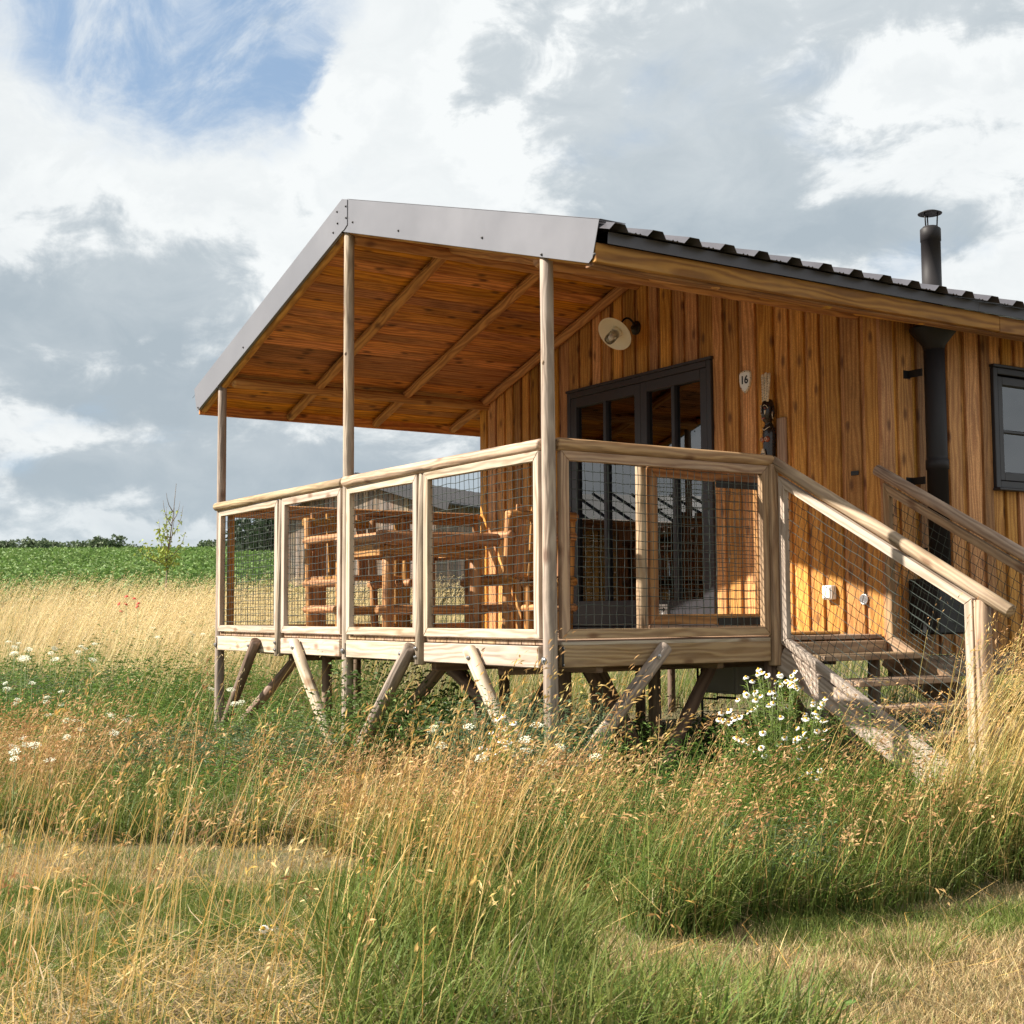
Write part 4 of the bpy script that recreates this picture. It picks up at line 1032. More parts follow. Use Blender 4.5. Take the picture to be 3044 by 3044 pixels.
# --- short mown grass of the path and lawn
lawn = Acc()
n = 250000
x, y, u, b = scatter(n, 3.2, 7.4, .44, 1.02)
inn = inpoly(x, y, PATH) & ((fbm(x * 3.1, y * 3.1, 9) > .40) | (RS.rand(n) < .40))
x, y, b = x[inn], y[inn], b[inn]; m = len(x)
gr = fbm(x * 1.6, y * 1.6, 4) + RS.normal(0, .07, m)
col = np.where((gr > .545)[:, None], pick(m, GREEN), pick(m, [(.52, .38, .19), (.60, .46, .245), (.44, .31, .155), (.34, .29, .12)]))
hgt = RS.uniform(.018, .06, m) * np.where(gr > .60, 1.7, 1.0)
P = spine(place(x, y), hgt, RS.uniform(0, 6.28, m), RS.uniform(0, .5, m), RS.uniform(.4, 1.5, m), 2)
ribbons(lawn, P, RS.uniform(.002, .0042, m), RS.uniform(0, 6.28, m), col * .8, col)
# clover-green tufts in the lawn
for (tx, ty, rad, ln) in ((3.05, -.72, .16, .10), (3.25, -1.15, .13, .07), (3.0, -.35, .12, .06), (3.62, -1.55, .16, .06), (2.95, -1.35, .10, .06), (.9, -2.1, .3, .08), (1.8, -2.2, .2, .08), (.2, -2.3, .3, .08)):
    m = 420; a = RS.uniform(0, 6.28, m); r = rad * np.sqrt(RS.rand(m)); x = tx + r * np.cos(a); y = ty + r * np.sin(a)
    P = spine(place(x, y), RS.uniform(.4, 1.1, m) * ln, a + RS.normal(0, .6, m), RS.uniform(0, .4, m), RS.uniform(.5, 1.5, m), 3)
    c = pick(m, GREEN); ribbons(lawn, P, RS.uniform(.002, .004, m), RS.uniform(0, 6.28, m), c * .8, c)
o = lawn.build('mown_grass', M_LEAF); tag(o, 'short dry and green mown grass of the path across the lawn', 'grass')

# --- tall meadow grass: leaf blades and flowering stems
mead = Acc()
def ok_zone(x, y):
    return ~inpoly(x, y, PATH) & ~stair_zone(x, y) & ~(under_deck(x, y) & (RS.rand(len(x)) > .25))
n = 185000
x, y, u, b = scatter(n, 2.9, 44, .46, 1.25)
nearleft = (b < 4.4) & (u < -.13 + .05 * (fbm(x * 2, y * 2, 8) - .5))
k = ok_zone(x, y) & (~nearleft | (RS.rand(n) < .08)) & ((b > 4.5) | (RS.rand(n) < .6)); x, y, b, nearleft = x[k], y[k], b[k], nearleft[k]; m = len(x)
patch = fbm(x * .55, y * .55, 21) + RS.normal(0, .06, m)
col = np.where((patch > .50)[:, None], pick(m, GREEN), pick(m, GREEN + DKGREEN + DEAD + [(.36, .30, .11), (.45, .34, .13)]))
hg = RS.uniform(.14, .46, m) * (.75 + .5 * fbm(x * .8, y * .8, 33)); hg *= np.where(under_deck(x, y), .6, 1) * np.where(nearleft, .5, 1) * np.where((b > 5) & (b < 10), .82, 1)
wd = RS.uniform(.0032, .0075, m) * (1 + np.clip(b - 8, 0, 30) * .05)
hg *= np.where((y > -1.4) & (x < .6) & (b < 14), .55, 1)
P = spine(place(x, y), hg, RAZ + RS.normal(0, 1.5, m), RS.uniform(-.1, .45, m), RS.uniform(.3, 2.2, m), 3, .35)
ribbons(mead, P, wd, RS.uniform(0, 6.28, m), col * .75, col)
print('blades', mead.tris())
# dead thatch lying between the tufts
m = 42000; x, y, u, b = scatter(m, 3.0, 14, .45, 1.4); k = ok_zone(x, y) | (RS.rand(m) < .22); x, y, b = x[k], y[k], b[k]; m = len(x); B = place(x, y); B[:, 2] += RS.uniform(.0, .16, m) * np.where(inpoly(x, y, PATH), .12, 1)
c = pick(m, DEAD + GOLD, .25); P = spine(B, RS.uniform(.06, .26, m), RS.uniform(0, 6.28, m), RS.uniform(.9, 1.7, m), RS.uniform(1.0, 2.0, m), 2, .5)
ribbons(mead, P, RS.uniform(.002, .0042, m) * (1 + np.clip(b - 7, 0, 9) * .06), RS.uniform(0, 6.28, m), c, c)
# flowering stems
def stems(x, y, L, pal, headpal, lean=.35, spread=.5, M=9, w=.0026, head=.20, droop=.5, b=None, hw=1.0):
    m = len(x); az = RAZ + RS.normal(0, spread, m)
    ph0 = RS.normal(.10, .10, m); ph1 = np.abs(RS.normal(lean, .22, m)) + .1
    bent = RS.rand(m) < .16; ph1 = np.where(bent, RS.uniform(1.2, 2.3, m), ph1); az = np.where(bent, RS.uniform(0, 6.28, m), az)
    P = spine(place(x, y), L, az, ph0, ph1, 5, .12)
    dist = np.ones(m) * 6 if b is None else b
    ww = w * (1 + np.clip(dist - 7, 0, 40) * .06) * RS.uniform(.8, 1.25, m)
    c0 = pick(m, pal); c1 = pick(m, pal)
    ribbons(mead, P, ww, RS.uniform(0, 6.28, m), c0, c1, False)
    # seed head along the last part, gently nodding
    d = P[5] - P[4]; d /= np.linalg.norm(d, axis=1)[:, None]
    nod = d.copy(); nod[:, :2] *= 1.25; nod[:, 2] -= droop * RS.uniform(.2, 1.1, m); nod /= np.linalg.norm(nod, axis=1)[:, None]
    hc = pick(m, headpal); H = L * head * RS.uniform(.6, 1.2, m)
    for q in range(M):
        t = (q + RS.rand(m)) / M; dd = d * (1 - t)[:, None] + nod * t[:, None]; dd /= np.linalg.norm(dd, axis=1)[:, None]
        p = P[5] + dd * ((t - .25) * H)[:, None] + RS.normal(0, 1, (m, 3)) * (.010 * hw * (1 - .5 * t))[:, None]
        D = dd + RS.normal(0, .38, (m, 3)); D /= np.linalg.norm(D, axis=1)[:, None]
        s = 1 + np.clip(dist - 7, 0, 40) * .04
        flakes(mead, p, D, RS.uniform(.014, .030, m) * s, RS.uniform(.0034, .0062, m) * s * hw, hc * (1 + RS.uniform(-.15, .15, (m, 1))), .15)
def zone_pts(n, b0, b1, thr, seed, freq=.7, power=1.25, extra=None, umax=.46):
    x, y, u, b = scatter(n, b0, b1, umax, power); k = ok_zone(x, y) & (fbm(x * freq, y * freq, seed) + RS.normal(0, .05, n) > thr) & ~under_deck(x, y)
    if extra is not None: k &= extra(x, y, u, b)
    return x[k], y[k], b[k]
# brown brome all over the bank in front of the deck
x, y, b = zone_pts(17000, 4.4, 9.5, .47, 51, .8, 1.25, lambda x, y, u, b: ~((x > .6) & (y > .3)) & ((u < -.02) | (RS.rand(len(x)) < .28)) & ((y < -1.1) | (x > .5) | (RS.rand(len(x)) < .4)))
stems(x, y, RS.uniform(.27, .54, len(x)) * np.where((y > -1.5) & (x < .5), .60, 1) * (.65 + .7 * fbm(x * 1.7, y * 1.7, 77)), GOLD + BROWN, BROWN, .55, .8, 10, .0026, .26, .8, b, 1.3)
# golden meadow farther left and behind
x, y, b = zone_pts(11000, 8.5, 34, .52, 61, .45, 1.1, lambda x, y, u, b: (b > 14) | (RS.rand(len(x)) < .35))
stems(x, y, RS.uniform(.55, .95, len(x)), STRAW + GOLD, STRAW, .45, .35, 5, .0030, .22, .35, b)
# dense pale clumps leaning with the wind by the field edge
for (u0, b0, rad, cnt) in ((-.30, 17.5, 1.6, 900), (-.27, 22, 2.2, 1300), (-.245, 15.5, 1.1, 800), (-.335, 21, 1.5, 600), (-.225, 21, 1.4, 900), (-.19, 24, 2.0, 900), (-.36, 26, 2.0, 600), (-.15, 26, 2.5, 900), (-.31, 28, 2.5, 700), (-.10, 25, 2.5, 700)):
    a = RS.uniform(0, 6.28, cnt); r = rad * np.sqrt(RS.rand(cnt)); cx, cy = xy(u0 * b0, b0); x = cx + r * np.cos(a); y = cy + r * np.sin(a)
    stems(x, y, RS.uniform(.75, 1.15, cnt), STRAW, STRAW, .55, .22, 5, .0032, .24, .3, np.full(cnt, b0))
# strong tussock right of the stair foot, laid over to the right
def tussock(cx, cy, rad, cnt, L0, L1, lean, spread, pal, hp, green=0, w=.0028, M=8, b=5.0, head=.2):
    a = RS.uniform(0, 6.28, cnt); r = rad * np.sqrt(RS.rand(cnt)); x = cx + r * np.cos(a); y = cy + r * np.sin(a); k = ~inpoly(x, y, PATH) & ~stair_zone(x, y); x, y = x[k], y[k]
    stems(x, y, RS.uniform(L0, L1, len(x)), pal, hp, lean, spread, M, w, head, .55, np.full(len(x), b))
    if green:
        a = RS.uniform(0, 6.28, green); r = rad * np.sqrt(RS.rand(green)); x = cx + r * np.cos(a); y = cy + r * np.sin(a); k = ~inpoly(x, y, PATH) & ~stair_zone(x, y); x, y = x[k], y[k]; m = len(x)
        P = spine(place(x, y), RS.uniform(.3, .62, m) * L1, RAZ + RS.normal(0, 1.0, m), RS.uniform(-.1, .35, m), RS.uniform(.6, 2.0, m), 4, .3)
        c = pick(m, GREEN + [(.24, .22, .06)]); ribbons(mead, P, RS.uniform(.0035, .0075, m), RS.uniform(0, 6.28, m), c * .75, c)
GY = GOLD + [(.34, .30, .10), (.42, .36, .13), (.28, .27, .08)]
tussock(2.28, .72, .34, 520, .75, 1.12, .75, .28, GY, BROWN + GOLD, 900)
tussock(2.42, 1.35, .46, 700, .75, 1.15, .80, .28, GY, BROWN + GOLD, 900)
tussock(2.05, .0, .35, 110, .5, .8, .6, .35, GY, BROWN, 900)
tussock(1.85, 1.15, .30, 60, .6, .95, .45, .35, GY, BROWN + GOLD, 400)
tussock(2.45, 2.2, .6, 500, .7, 1.1, .8, .3, GY, BROWN + GOLD, 500)
# tussocks in the foreground middle, tall golden stems from one root
tussock(2.72, -2.22, .12, 60, .6, .98, .50, .45, GOLD, BROWN + GOLD, 200, .0034, 10, 4.2)
tussock(2.62, -2.35, .22, 55, .45, .85, .42, .5, GOLD, BROWN + GOLD, 330, .0032, 10, 4.2)
tussock(2.9, -2.12, .16, 40, .6, .95, .6, .4, GY, BROWN + GOLD, 220, .0032, 10, 4.2)
tussock(1.2, -1.05, .42, 300, .30, .52, .45, .3, GOLD, BROWN, 700, .003, 8, 6.0)
tussock(.4, -1.25, .45, 260, .28, .46, .4, .35, GOLD, BROWN, 500, .003, 8, 6.4)
tussock(1.75, -.75, .40, 140, .4, .7, .5, .5, GY, BROWN, 1400, .003, 8, 5.5)
# near stems along the left, the closest ones soft in focus
m = 170; u = RS.uniform(-.40, .02, m); b = RS.uniform(2.6, 3.9, m); x, y = xy(u * b, b); k = u < -.12 + .3 * (RS.rand(m) - .3); x, y, b = x[k], y[k], b[k]
stems(x, y, RS.uniform(.36, .86, len(x)), GOLD, BROWN + GOLD, .32, .7, 12, .0030, .20, .5, b)
m = 900; u = RS.uniform(-.42, .05, m); b = RS.uniform(2.5, 3.8, m); x, y = xy(u * b, b); c = pick(m, GREEN + [(.30, .25, .09)])
P = spine(place(x, y), RS.uniform(.12, .34, m), RS.uniform(0, 6.28, m), RS.uniform(-.1, .4, m), RS.uniform(.3, 1.5, m), 3)
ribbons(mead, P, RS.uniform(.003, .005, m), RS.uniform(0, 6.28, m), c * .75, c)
# a few stems standing in the mown strip
m = 130; u = RS.uniform(-.40, .0, m); b = RS.uniform(3.9, 6.2, m); x, y = xy(u * b, b)
stems(x, y, RS.uniform(.35, .8, m), GOLD, BROWN, .35, .5, 8, .0026, .24, .6, b)
print('meadow', mead.tris())
o = mead.build('meadow_grass', M_LEAF); tag(o, 'tall golden and green meadow grass around the deck', 'grass')

# --- feathery green weeds among the grass
weed = Acc()
def weeds(cx, cy, rad, cnt, H0, H1, pal, leaf=.03, lw=.006, per=26, b=6):
    a = RS.uniform(0, 6.28, cnt); r = rad * np.sqrt(RS.rand(cnt)); x = cx + r * np.cos(a); y = cy + r * np.sin(a); k = ~inpoly(x, y, PATH); x, y = x[k], y[k]; m = len(x)
    if m == 0: return
    L = RS.uniform(H0, H1, m); P = spine(place(x, y), L, RS.uniform(0, 6.28, m), RS.uniform(0, .2, m), RS.uniform(.1, .7, m), 4)
    c = pick(m, pal); ribbons(weed, P, np.full(m, .0035), RS.uniform(0, 6.28, m), c, c, False)
    for q in range(per):
        t = RS.rand(m) ** .8 * 4 * .999; i = t.astype(int); fr_ = (t - i)[:, None]; PP = np.stack(P, 0); p = PP[i, np.arange(m)] * (1 - fr_) + PP[i + 1, np.arange(m)] * fr_
        D = RS.normal(0, 1, (m, 3)); D[:, 2] = np.abs(D[:, 2]) * .5; D /= np.linalg.norm(D, axis=1)[:, None]
        ln = RS.uniform(.5, 1.4, m) * leaf; p2 = p + D * RS.uniform(0, leaf * 1.2, m)[:, None]
        flakes(weed, p2, D, ln, np.full(m, lw), c * (1 + RS.uniform(-.2, .25, (m, 1))), .3)
WG = [(.115, .20, .036), (.145, .225, .05), (.09, .165, .036)]; BG = [(.12, .17, .085), (.14, .195, .10), (.10, .15, .07)]; YG = [(.17, .25, .045), (.20, .27, .06), (.14, .215, .04)]
for (wx, wy, rad, cnt, h0, h1, pal, lf, lw) in (
        (1.95, -.25, .35, 150, .25, .52, YG, .026, .0035), (2.15, .1, .30, 100, .25, .55, YG, .026, .0035), (1.45, -.35, .4, 130, .2, .45, WG, .028, .004), (1.0, -.9, .5, 110, .2, .42, WG, .03, .005), (2.3, -.95, .28, 90, .12, .3, WG, .024, .004), (2.55, -2.15, .3, 60, .2, .4, WG, .026, .004),
        (1.55, .05, .40, 130, .3, .62, WG, .028, .004), (1.75, .45, .35, 90, .3, .7, WG, .028, .004), (2.25, -.55, .28, 110, .15, .36, BG, .026, .004), (2.05, -.3, .3, 90, .2, .45, WG, .026, .004),
        (.35, -.35, .40, 110, .4, .72, BG, .035, .006), (-.1, -.3, .35, 70, .4, .7, BG, .035, .006), (1.7, -1.0, .35, 110, .2, .45, WG, .026, .004),
        (-2.5, -.35, .5, 60, .25, .5, WG, .04, .009), (-3.3, -.6, .8, 90, .2, .42, WG, .04, .009), (-2.2, .2, .5, 60, .5, .8, DKGREEN, .05, .016), (-1.8, .1, .4, 40, .4, .65, DKGREEN, .05, .018),
        (-4.6, -1.2, 1.0, 170, .22, .45, WG, .045, .008), (-3.3, -1.9, .9, 170, .3, .55, WG, .04, .007), (-6.0, -1.0, 1.2, 140, .3, .6, WG, .05, .009), (-2.0, -1.2, .8, 120, .25, .5, BG, .04, .007),
        (-5.2, -2.6, 1.0, 130, .25, .5, WG, .045, .008), (-8.2, -.9, 1.3, 150, .3, .55, BG, .05, .008), (-10, -2.2, 1.5, 140, .3, .55, WG, .055, .009), (-7.0, .6, 1.0, 110, .3, .6, WG, .05, .009), (-1.0, -1.6, .7, 100, .2, .42, WG, .035, .006), (-2.6, -2.9, .7, 90, .2, .4, WG, .035, .006), (-9, 0, 1.8, 160, .4, .7, WG, .06, .010), (-11, 2.5, 2.0, 140, .4, .8, WG, .07, .012), (-7.5, -2.5, 1.4, 150, .3, .55, WG, .05, .009), (1.0, -.4, .4, 70, .3, .6, WG, .03, .005), (-.6, 1.5, .8, 80, .2, .45, DKGREEN, .04, .01), (-1.5, 2.0, 1.0, 80, .2, .45, DKGREEN, .04, .01)):
    weeds(wx, wy, rad, int(cnt * 1.6), h0, h1, pal, lf, lw)
print('weed', weed.tris(), 'lawn', lawn.tris())
o = weed.build('leafy_weeds', M_LEAF); tag(o, 'feathery green weeds growing among the meadow grass', 'weeds')

# --- crop field on the slope
crop = Acc()
n = 105000; b = np.exp(RS.uniform(math.log(36), math.log(152), n)); u = RS.uniform(-.47, .16, n); x, y = xy(u * b, b)
edge = 37 + 4 * (fbm(x * .1, y * .1, 3) - .5) + np.clip(u + .1, 0, 1) * 12; k = b > edge; x, y, b = x[k], y[k], b[k]; m = len(x)
rowx = np.round(x / .5) * .5 + RS.normal(0, .07, m)
base = np.stack([rowx, y, ground(rowx, y) + RS.uniform(.18, .5, m)], 1); s = .55 + b * .0065
c = pick(m, [(.115, .20, .045), (.14, .225, .055), (.095, .165, .038), (.18, .26, .085)], .22)
D = RS.normal(0, 1, (m, 3)); D[:, 2] = np.abs(D[:, 2]) * .45 + .05; D /= np.linalg.norm(D, axis=1)[:, None]
flakes(crop, base, D, RS.uniform(.22, .38, m) * s, RS.uniform(.09, .15, m) * s, c, .35)
o = crop.build('field_crop', M_CROP); tag(o, 'even green leaf crop covering the rising field', 'crop')
# soil of the field, a sheet just above the ground
bs = np.linspace(38, 190, 60); us = np.linspace(-.75, .45, 40); V = np.array([(*xy(q * p_, p_), 0) for p_ in bs for q in us]); V[:, 2] = ground(V[:, 0], V[:, 1]) + .09
me = bpy.data.meshes.new('crop_field'); me.from_pydata(V.tolist(), [], [(i * 40 + j, i * 40 + j + 1, i * 40 + 41 + j, i * 40 + 40 + j) for i in range(59) for j in range(39)]); me.update()
t = NT('field_soil'); tc = t.N('ShaderNodeTexCoord'); nn = t.noise(tc.outputs['Object'], 3.0, 6, .7)
t.set(Base_Color=t.mix(t.rng(nn, .35, .65), (.055, .09, .024), (.09, .145, .04)), Roughness=.9)
tag(mobj('crop_field', me, t.m, None, None, True), kind='structure')

# --- trees
def crown_mesh(seed, rx, rz, nleaf, pal, leaf):
    rs = np.random.RandomState(seed); A = Acc(); blobs = [(rs.normal(0, rx * .45), rs.normal(0, rx * .45), rz * rs.uniform(.25, .85), rs.uniform(.35, .62) * rx) for _ in range(11)]
    P = []; per = nleaf // len(blobs)
    for bx0, by0, bz0, br in blobs:
        v = rs.normal(size=(per, 3)); v /= np.linalg.norm(v, axis=1)[:, None]; rr = br * rs.uniform(.55, 1.08, per) ** .6
        P.append(np.array([bx0, by0, bz0]) + v * rr[:, None] * np.array([1, 1, .8]))
    P = np.concatenate(P); D = rs.normal(size=P.shape); D /= np.linalg.norm(D, axis=1)[:, None]; m = len(P)
    flakes(A, P, D, rs.uniform(.6, 1.3, m) * leaf, rs.uniform(.5, .9, m) * leaf, pick(m, pal, .25), .2)
    return A
def far_tree(label, u, b, h, rx, seed, pal, grp, dz=0.0):
    x, y = xy(u * b, b); z = float(ground(np.array([x]), np.array([y]))[0]) + dz
    t = thing('hedgerow_tree', label, 'tree', (x, y, z), 0, grp)
    A = crown_mesh(seed, rx, h, 1500, pal, .38 + h * .03); cm = big_mesh('crown', np.concatenate(A.V), np.concatenate(A.T), np.concatenate(A.C), M_CROP, None, t)
    log('trunk', t, (x, y, z - .2), (x, y, z + h * .55), .14, M_BARK, .07, .1, 8)
    for k in range(4):
        a = seed + k * 1.7; log('limb', t, (x, y, z + h * (.25 + .07 * k)), (x + rx * .5 * math.cos(a), y + rx * .5 * math.sin(a), z + h * (.5 + .1 * k)), .06, M_BARK, .025, .1, 6)
HP = [(.085, .12, .06), (.105, .145, .075), (.07, .10, .055), (.125, .16, .085)]
for i, (u, b, h, rx) in enumerate(((-.385, 160, 2.6, 2.6), (-.362, 168, 3.4, 3.0), (-.345, 165, 3.0, 2.6), (-.325, 162, 2.8, 2.6), (-.309, 160, 3.6, 2.8), (-.296, 166, 2.0, 2.2), (-.277, 175, 1.6, 2.4), (-.25, 180, 1.3, 2.6), (-.400, 165, 2.2, 2.5))):
    far_tree('grey green hedgerow tree on the skyline left of the young tree', u, b, h * .55, rx * .75, 100 + i, HP, 'skyline trees beyond the left of the field')
for i, (u, b, h, rx) in enumerate(((-.232, 170, 1.8, 2.0), (-.222, 165, 2.8, 2.3), (-.212, 168, 2.4, 2.6), (-.200, 160, 2.9, 2.6), (-.188, 158, 3.4, 2.6))):
    far_tree('green hedgerow tree on the skyline between young tree and porch', u, b, h * .6, rx * .7, 120 + i, HP, 'skyline trees beside the porch')
for i, (u, b, h, rx) in enumerate(((-.188, 120, 6.2, 2.8), (-.178, 116, 6.6, 3.2), (-.163, 120, 6.0, 3.2), (-.150, 118, 5.2, 3.0))):
    far_tree('dark full tree seen through the outermost netted porch panel', u, b, h, rx, 140 + i, [(.025, .045, .018), (.035, .06, .022), (.03, .05, .02)], 'dark trees behind the porch netting', -1.6)
# young staked maple
def young_tree():
    b = 29.0; u = (490 - 1522) / 3942.0; x, y = xy(u * b, b); z = float(ground(np.array([x]), np.array([y]))[0])
    t = thing('young_maple_tree', 'thin young tree with yellow green leaves and bare top in the meadow', 'tree', (x, y, z)); rg = random.Random(3)
    side = Vector((RGT.x, RGT.y, 0)).normalized(); base = Vector((x, y, z)); H = 3.1
    tip = base + side * .22 + Vector((0, 0, H)); mid = base + side * .05 + Vector((0, 0, H * .5))
    tube('trunk', t, [[base, base.lerp(mid, .5), mid, mid.lerp(tip, .5) + side * .02, tip]], lambda q: .026 * (1 - q) + .004, M_BARK, 7)
    A = Acc(); LP = []
    for k, (s, z0, dx, dz, leafn) in enumerate(((-1, .42, -.42, .50, 26), (-1, .44, -.20, .95, 60), (1, .46, .36, .62, 14), (1, .50, .18, 1.0, 8), (-1, .55, -.12, .9, 36), (1, .60, .30, .75, 6), (-1, .42, -.55, .38, 18), (1, .40, .2, .35, 26), (-1, .70, -.15, .55, 0), (1, .72, .12, .5, 0), (-1, .80, -.1, .4, 0), (-1, .40, .02, .45, 40))):
        p0 = base.lerp(mid, min(1, z0 * 2)) if z0 < .5 else mid.lerp(tip, (z0 - .5) * 2)
        fwd = Vector((FWD.x, FWD.y, 0)).normalized() * rg.uniform(-.3, .3)
        p3 = p0 + side * dx + fwd + Vector((0, 0, dz)); p1 = p0 + side * dx * .6 + fwd * .6 + Vector((0, 0, dz * .35))
        pts = [p0, p0.lerp(p1, .5), p1, p1.lerp(p3, .5) + side * dx * .08, p3]
        tube('branch', t, [pts], lambda q: .010 * (1 - q) + .0028, M_BARK, 5)
        for _ in range(leafn): 
            q = rg.uniform(.2, .95); j = min(3, int(q * 4)); LP.append(pts[j].lerp(pts[j + 1], q * 4 - j) + Vector((rg.gauss(0, .05), rg.gauss(0, .05), rg.gauss(0, .05))))
    P = np.array([list(q) for q in LP]); P = np.repeat(P, 2, 0) + RS.normal(0, .03, (2 * len(LP), 3)); D = RS.normal(0, 1, P.shape); D[:, 2] -= .4; D /= np.linalg.norm(D, axis=1)[:, None]; m = len(P)
    flakes(A, P, D, RS.uniform(.05, .10, m), RS.uniform(.035, .06, m), pick(m, [(.27, .32, .055), (.31, .36, .07), (.21, .27, .045)], .2), .2)
    big_mesh('leaves', np.concatenate(A.V), np.concatenate(A.T), np.concatenate(A.C), M_CROP, None, t, True)
young_tree()

# ------------------------------------------------------------------ flowers, each plant a thing of its own
def daisy_mesh():
    bm = bmesh.new(); rg = random.Random(2)
    for k in range(13):
        a = 2 * math.pi * k / 13; d = Vector((math.cos(a), math.sin(a), 0)); s = Vector((-d.y, d.x, 0)); dr = -.003 - rg.uniform(0, .004)
        v = [bm.verts.new(d * .004 + s * .0016), bm.verts.new(d * .010 + s * .0027 + Vector((0, 0, dr * .3))), bm.verts.new(d * .0155 + s * .0012 + Vector((0, 0, dr))), bm.verts.new(d * .0155 - s * .0012 + Vector((0, 0, dr))), bm.verts.new(d * .010 - s * .0027 + Vector((0, 0, dr * .3))), bm.verts.new(d * .004 - s * .0016)]
        bm.faces.new(v)
    me = bpy.data.meshes.new('petals'); bm.to_mesh(me); bm.free(); me.materials.append(M_PETAL)
    return me
DAISY = daisy_mesh()
def dome_mesh(r, h, mat, nm, n=9):
    v = []; f = []; rings = ((1, 0), (.92, .45), (.6, .82), (.2, 1.0))
    for s, z in rings:
        for j in range(n): a = 2 * math.pi * j / n; v.append((r * s * math.cos(a), r * s * math.sin(a), h * z))
    for i in range(3):
        for j in range(n): f.append((i * n + j, i * n + (j + 1) % n, (i + 1) * n + (j + 1) % n, (i + 1) * n + j))
    f.append([3 * n + j for j in range(n)]); me = bpy.data.meshes.new(nm); me.from_pydata(v, [], f); me.update(); me.materials.append(mat)
    me.polygons.foreach_set('use_smooth', [True] * len(me.polygons)); return me
YOLK = dome_mesh(.0068, .0085, M_YOLK, 'disc')
M_STEM = plain('plant_stem', (.12, .16, .04), .7, 0, .2, 30)
def chamomile(label, cx, cy, heads, rad, seed, scale=1.0):
    gz = float(ground(np.array([cx]), np.array([cy]))[0]); t = thing('chamomile_plant', label, 'flower', (cx, cy, gz), 0, 'chamomile in the meadow'); rg = random.Random(seed); root = Vector((cx, cy, gz)); paths = []
    for (hx, hy, hz) in heads:
        p = Vector((hx, hy, hz)); low = root + Vector((rg.gauss(0, .03), rg.gauss(0, .03), 0)); m1 = low.lerp(p, .5); m1.x += rg.gauss(0, .03); m1.y += rg.gauss(0, .03); m1.z += .05
        paths.append([low, m1, m1.lerp(p, .6), p])
        n = Vector((rg.gauss(0, .4), rg.gauss(0, .4), 1)) + (CAM - p).normalized() * .55 + Vector((-SUN_TO.x, -SUN_TO.y, 0)) * .3; n.normalize()
        M = Matrix.Translation(p) @ n.to_track_quat('Z', 'Y').to_matrix().to_4x4() @ Matrix.Rotation(rg.uniform(0, 6), 4, 'Z') @ Matrix.Scale(scale * rg.uniform(.85, 1.15), 4)
        fl = mobj('flower_head', DAISY, None, t, M); mobj('flower_disc', YOLK, None, fl, M)
    tube('stems', t, paths, .0016, M_STEM, 4)
    A = Acc(); m = 60 * len(heads); P = []
    for _ in range(m):
        pth = paths[rg.randrange(len(paths))]; q = rg.uniform(.1, .95) * 3; j = min(2, int(q)); P.append(pth[j].lerp(pth[j + 1], q - j))
    P = np.array([list(p) for p in P]); D = RS.normal(0, 1, P.shape); D[:, 2] = np.abs(D[:, 2]); D /= np.linalg.norm(D, axis=1)[:, None]
    flakes(A, P, D, RS.uniform(.02, .05, m), np.full(m, .0032), pick(m, YG), .2)
    big_mesh('foliage', np.concatenate(A.V), np.concatenate(A.T), np.concatenate(A.C), M_LEAF, None, t, True)
def px(x, y, b):
    """world point seen at photo position (x, y), b metres in front of the camera"""
    return CAM + (FWD + RGT * ((x - 1522) / 3942.18) - UPV * ((y - 1522) / 3942.18)) * b
rg = random.Random(12)
def heads_in(ell, n, b, db=.18):
    out = []
    while len(out) < n:
        a, r = rg.uniform(0, 6.28), math.sqrt(rg.random()); x_ = ell[0] + ell[2] * r * math.cos(a); y_ = ell[1] + ell[3] * r * math.sin(a); p = px(x_, y_, b + rg.uniform(-db, db)); out.append((p.x, p.y, p.z))
    return out
chamomile('large chamomile bush with many white yellow flowers beside the stair', 1.72, .02, heads_in((2310, 2120, 160, 140), 46, 5.75, .35) + heads_in((2270, 2040, 65, 55), 12, 5.9) + heads_in((2360, 2020, 60, 30), 12, 5.9) + heads_in((2180, 2120, 60, 30), 7, 5.8) + heads_in((2400, 2170, 50, 60), 9, 5.7), .3, 1, .92)
chamomile('small chamomile sprig with five flowers low in front of the stair', 1.98, -.05, heads_in((2410, 2310, 45, 30), 7, 5.6) + heads_in((2390, 2240, 30, 25), 3, 5.6), .1, 2, .95)
chamomile('chamomile cluster between wild carrot heads below the corner post', .75, -.82, heads_in((1475, 2220, 50, 60), 16, 6.1) + heads_in((1500, 2150, 40, 25), 6, 6.1), .2, 3, .85)
chamomile('chamomile with a few flowers in the dry mown strip', 1.85, -2.75, heads_in((810, 2765, 50, 18), 6, 4.35), .1, 4, 1.0)
def umbel_mesh(seed, nfl=60):
    rs = np.random.RandomState(seed); v = []; f = []
    for k in range(nfl):
        r = .034 * math.sqrt(rs.rand()); a = rs.rand() * 6.28; c = np.array([r * math.cos(a), r * math.sin(a), .006 - r * r * 5 + rs.uniform(-.002, .002)]); q = rs.uniform(.003, .0048); i = len(v)
        for j in range(5): v.append((c[0] + q * math.cos(j * 1.2566 + a), c[1] + q * math.sin(j * 1.2566 + a), c[2] + rs.uniform(-.001, .001)))
        f.append((i, i + 1, i + 2, i + 3, i + 4))
    for k in range(10):
        a = k * .628; i = len(v); v += [(0, 0, -.03), (.026 * math.cos(a), .026 * math.sin(a), .001), (.026 * math.cos(a + .05), .026 * math.sin(a + .05), .001)]; f.append((i, i + 1, i + 2))
    me = bpy.data.meshes.new('umbel'); me.from_pydata(v, [], f); me.update(); me.materials.append(M_UMBEL); return me
UMB = [umbel_mesh(i) for i in range(4)]
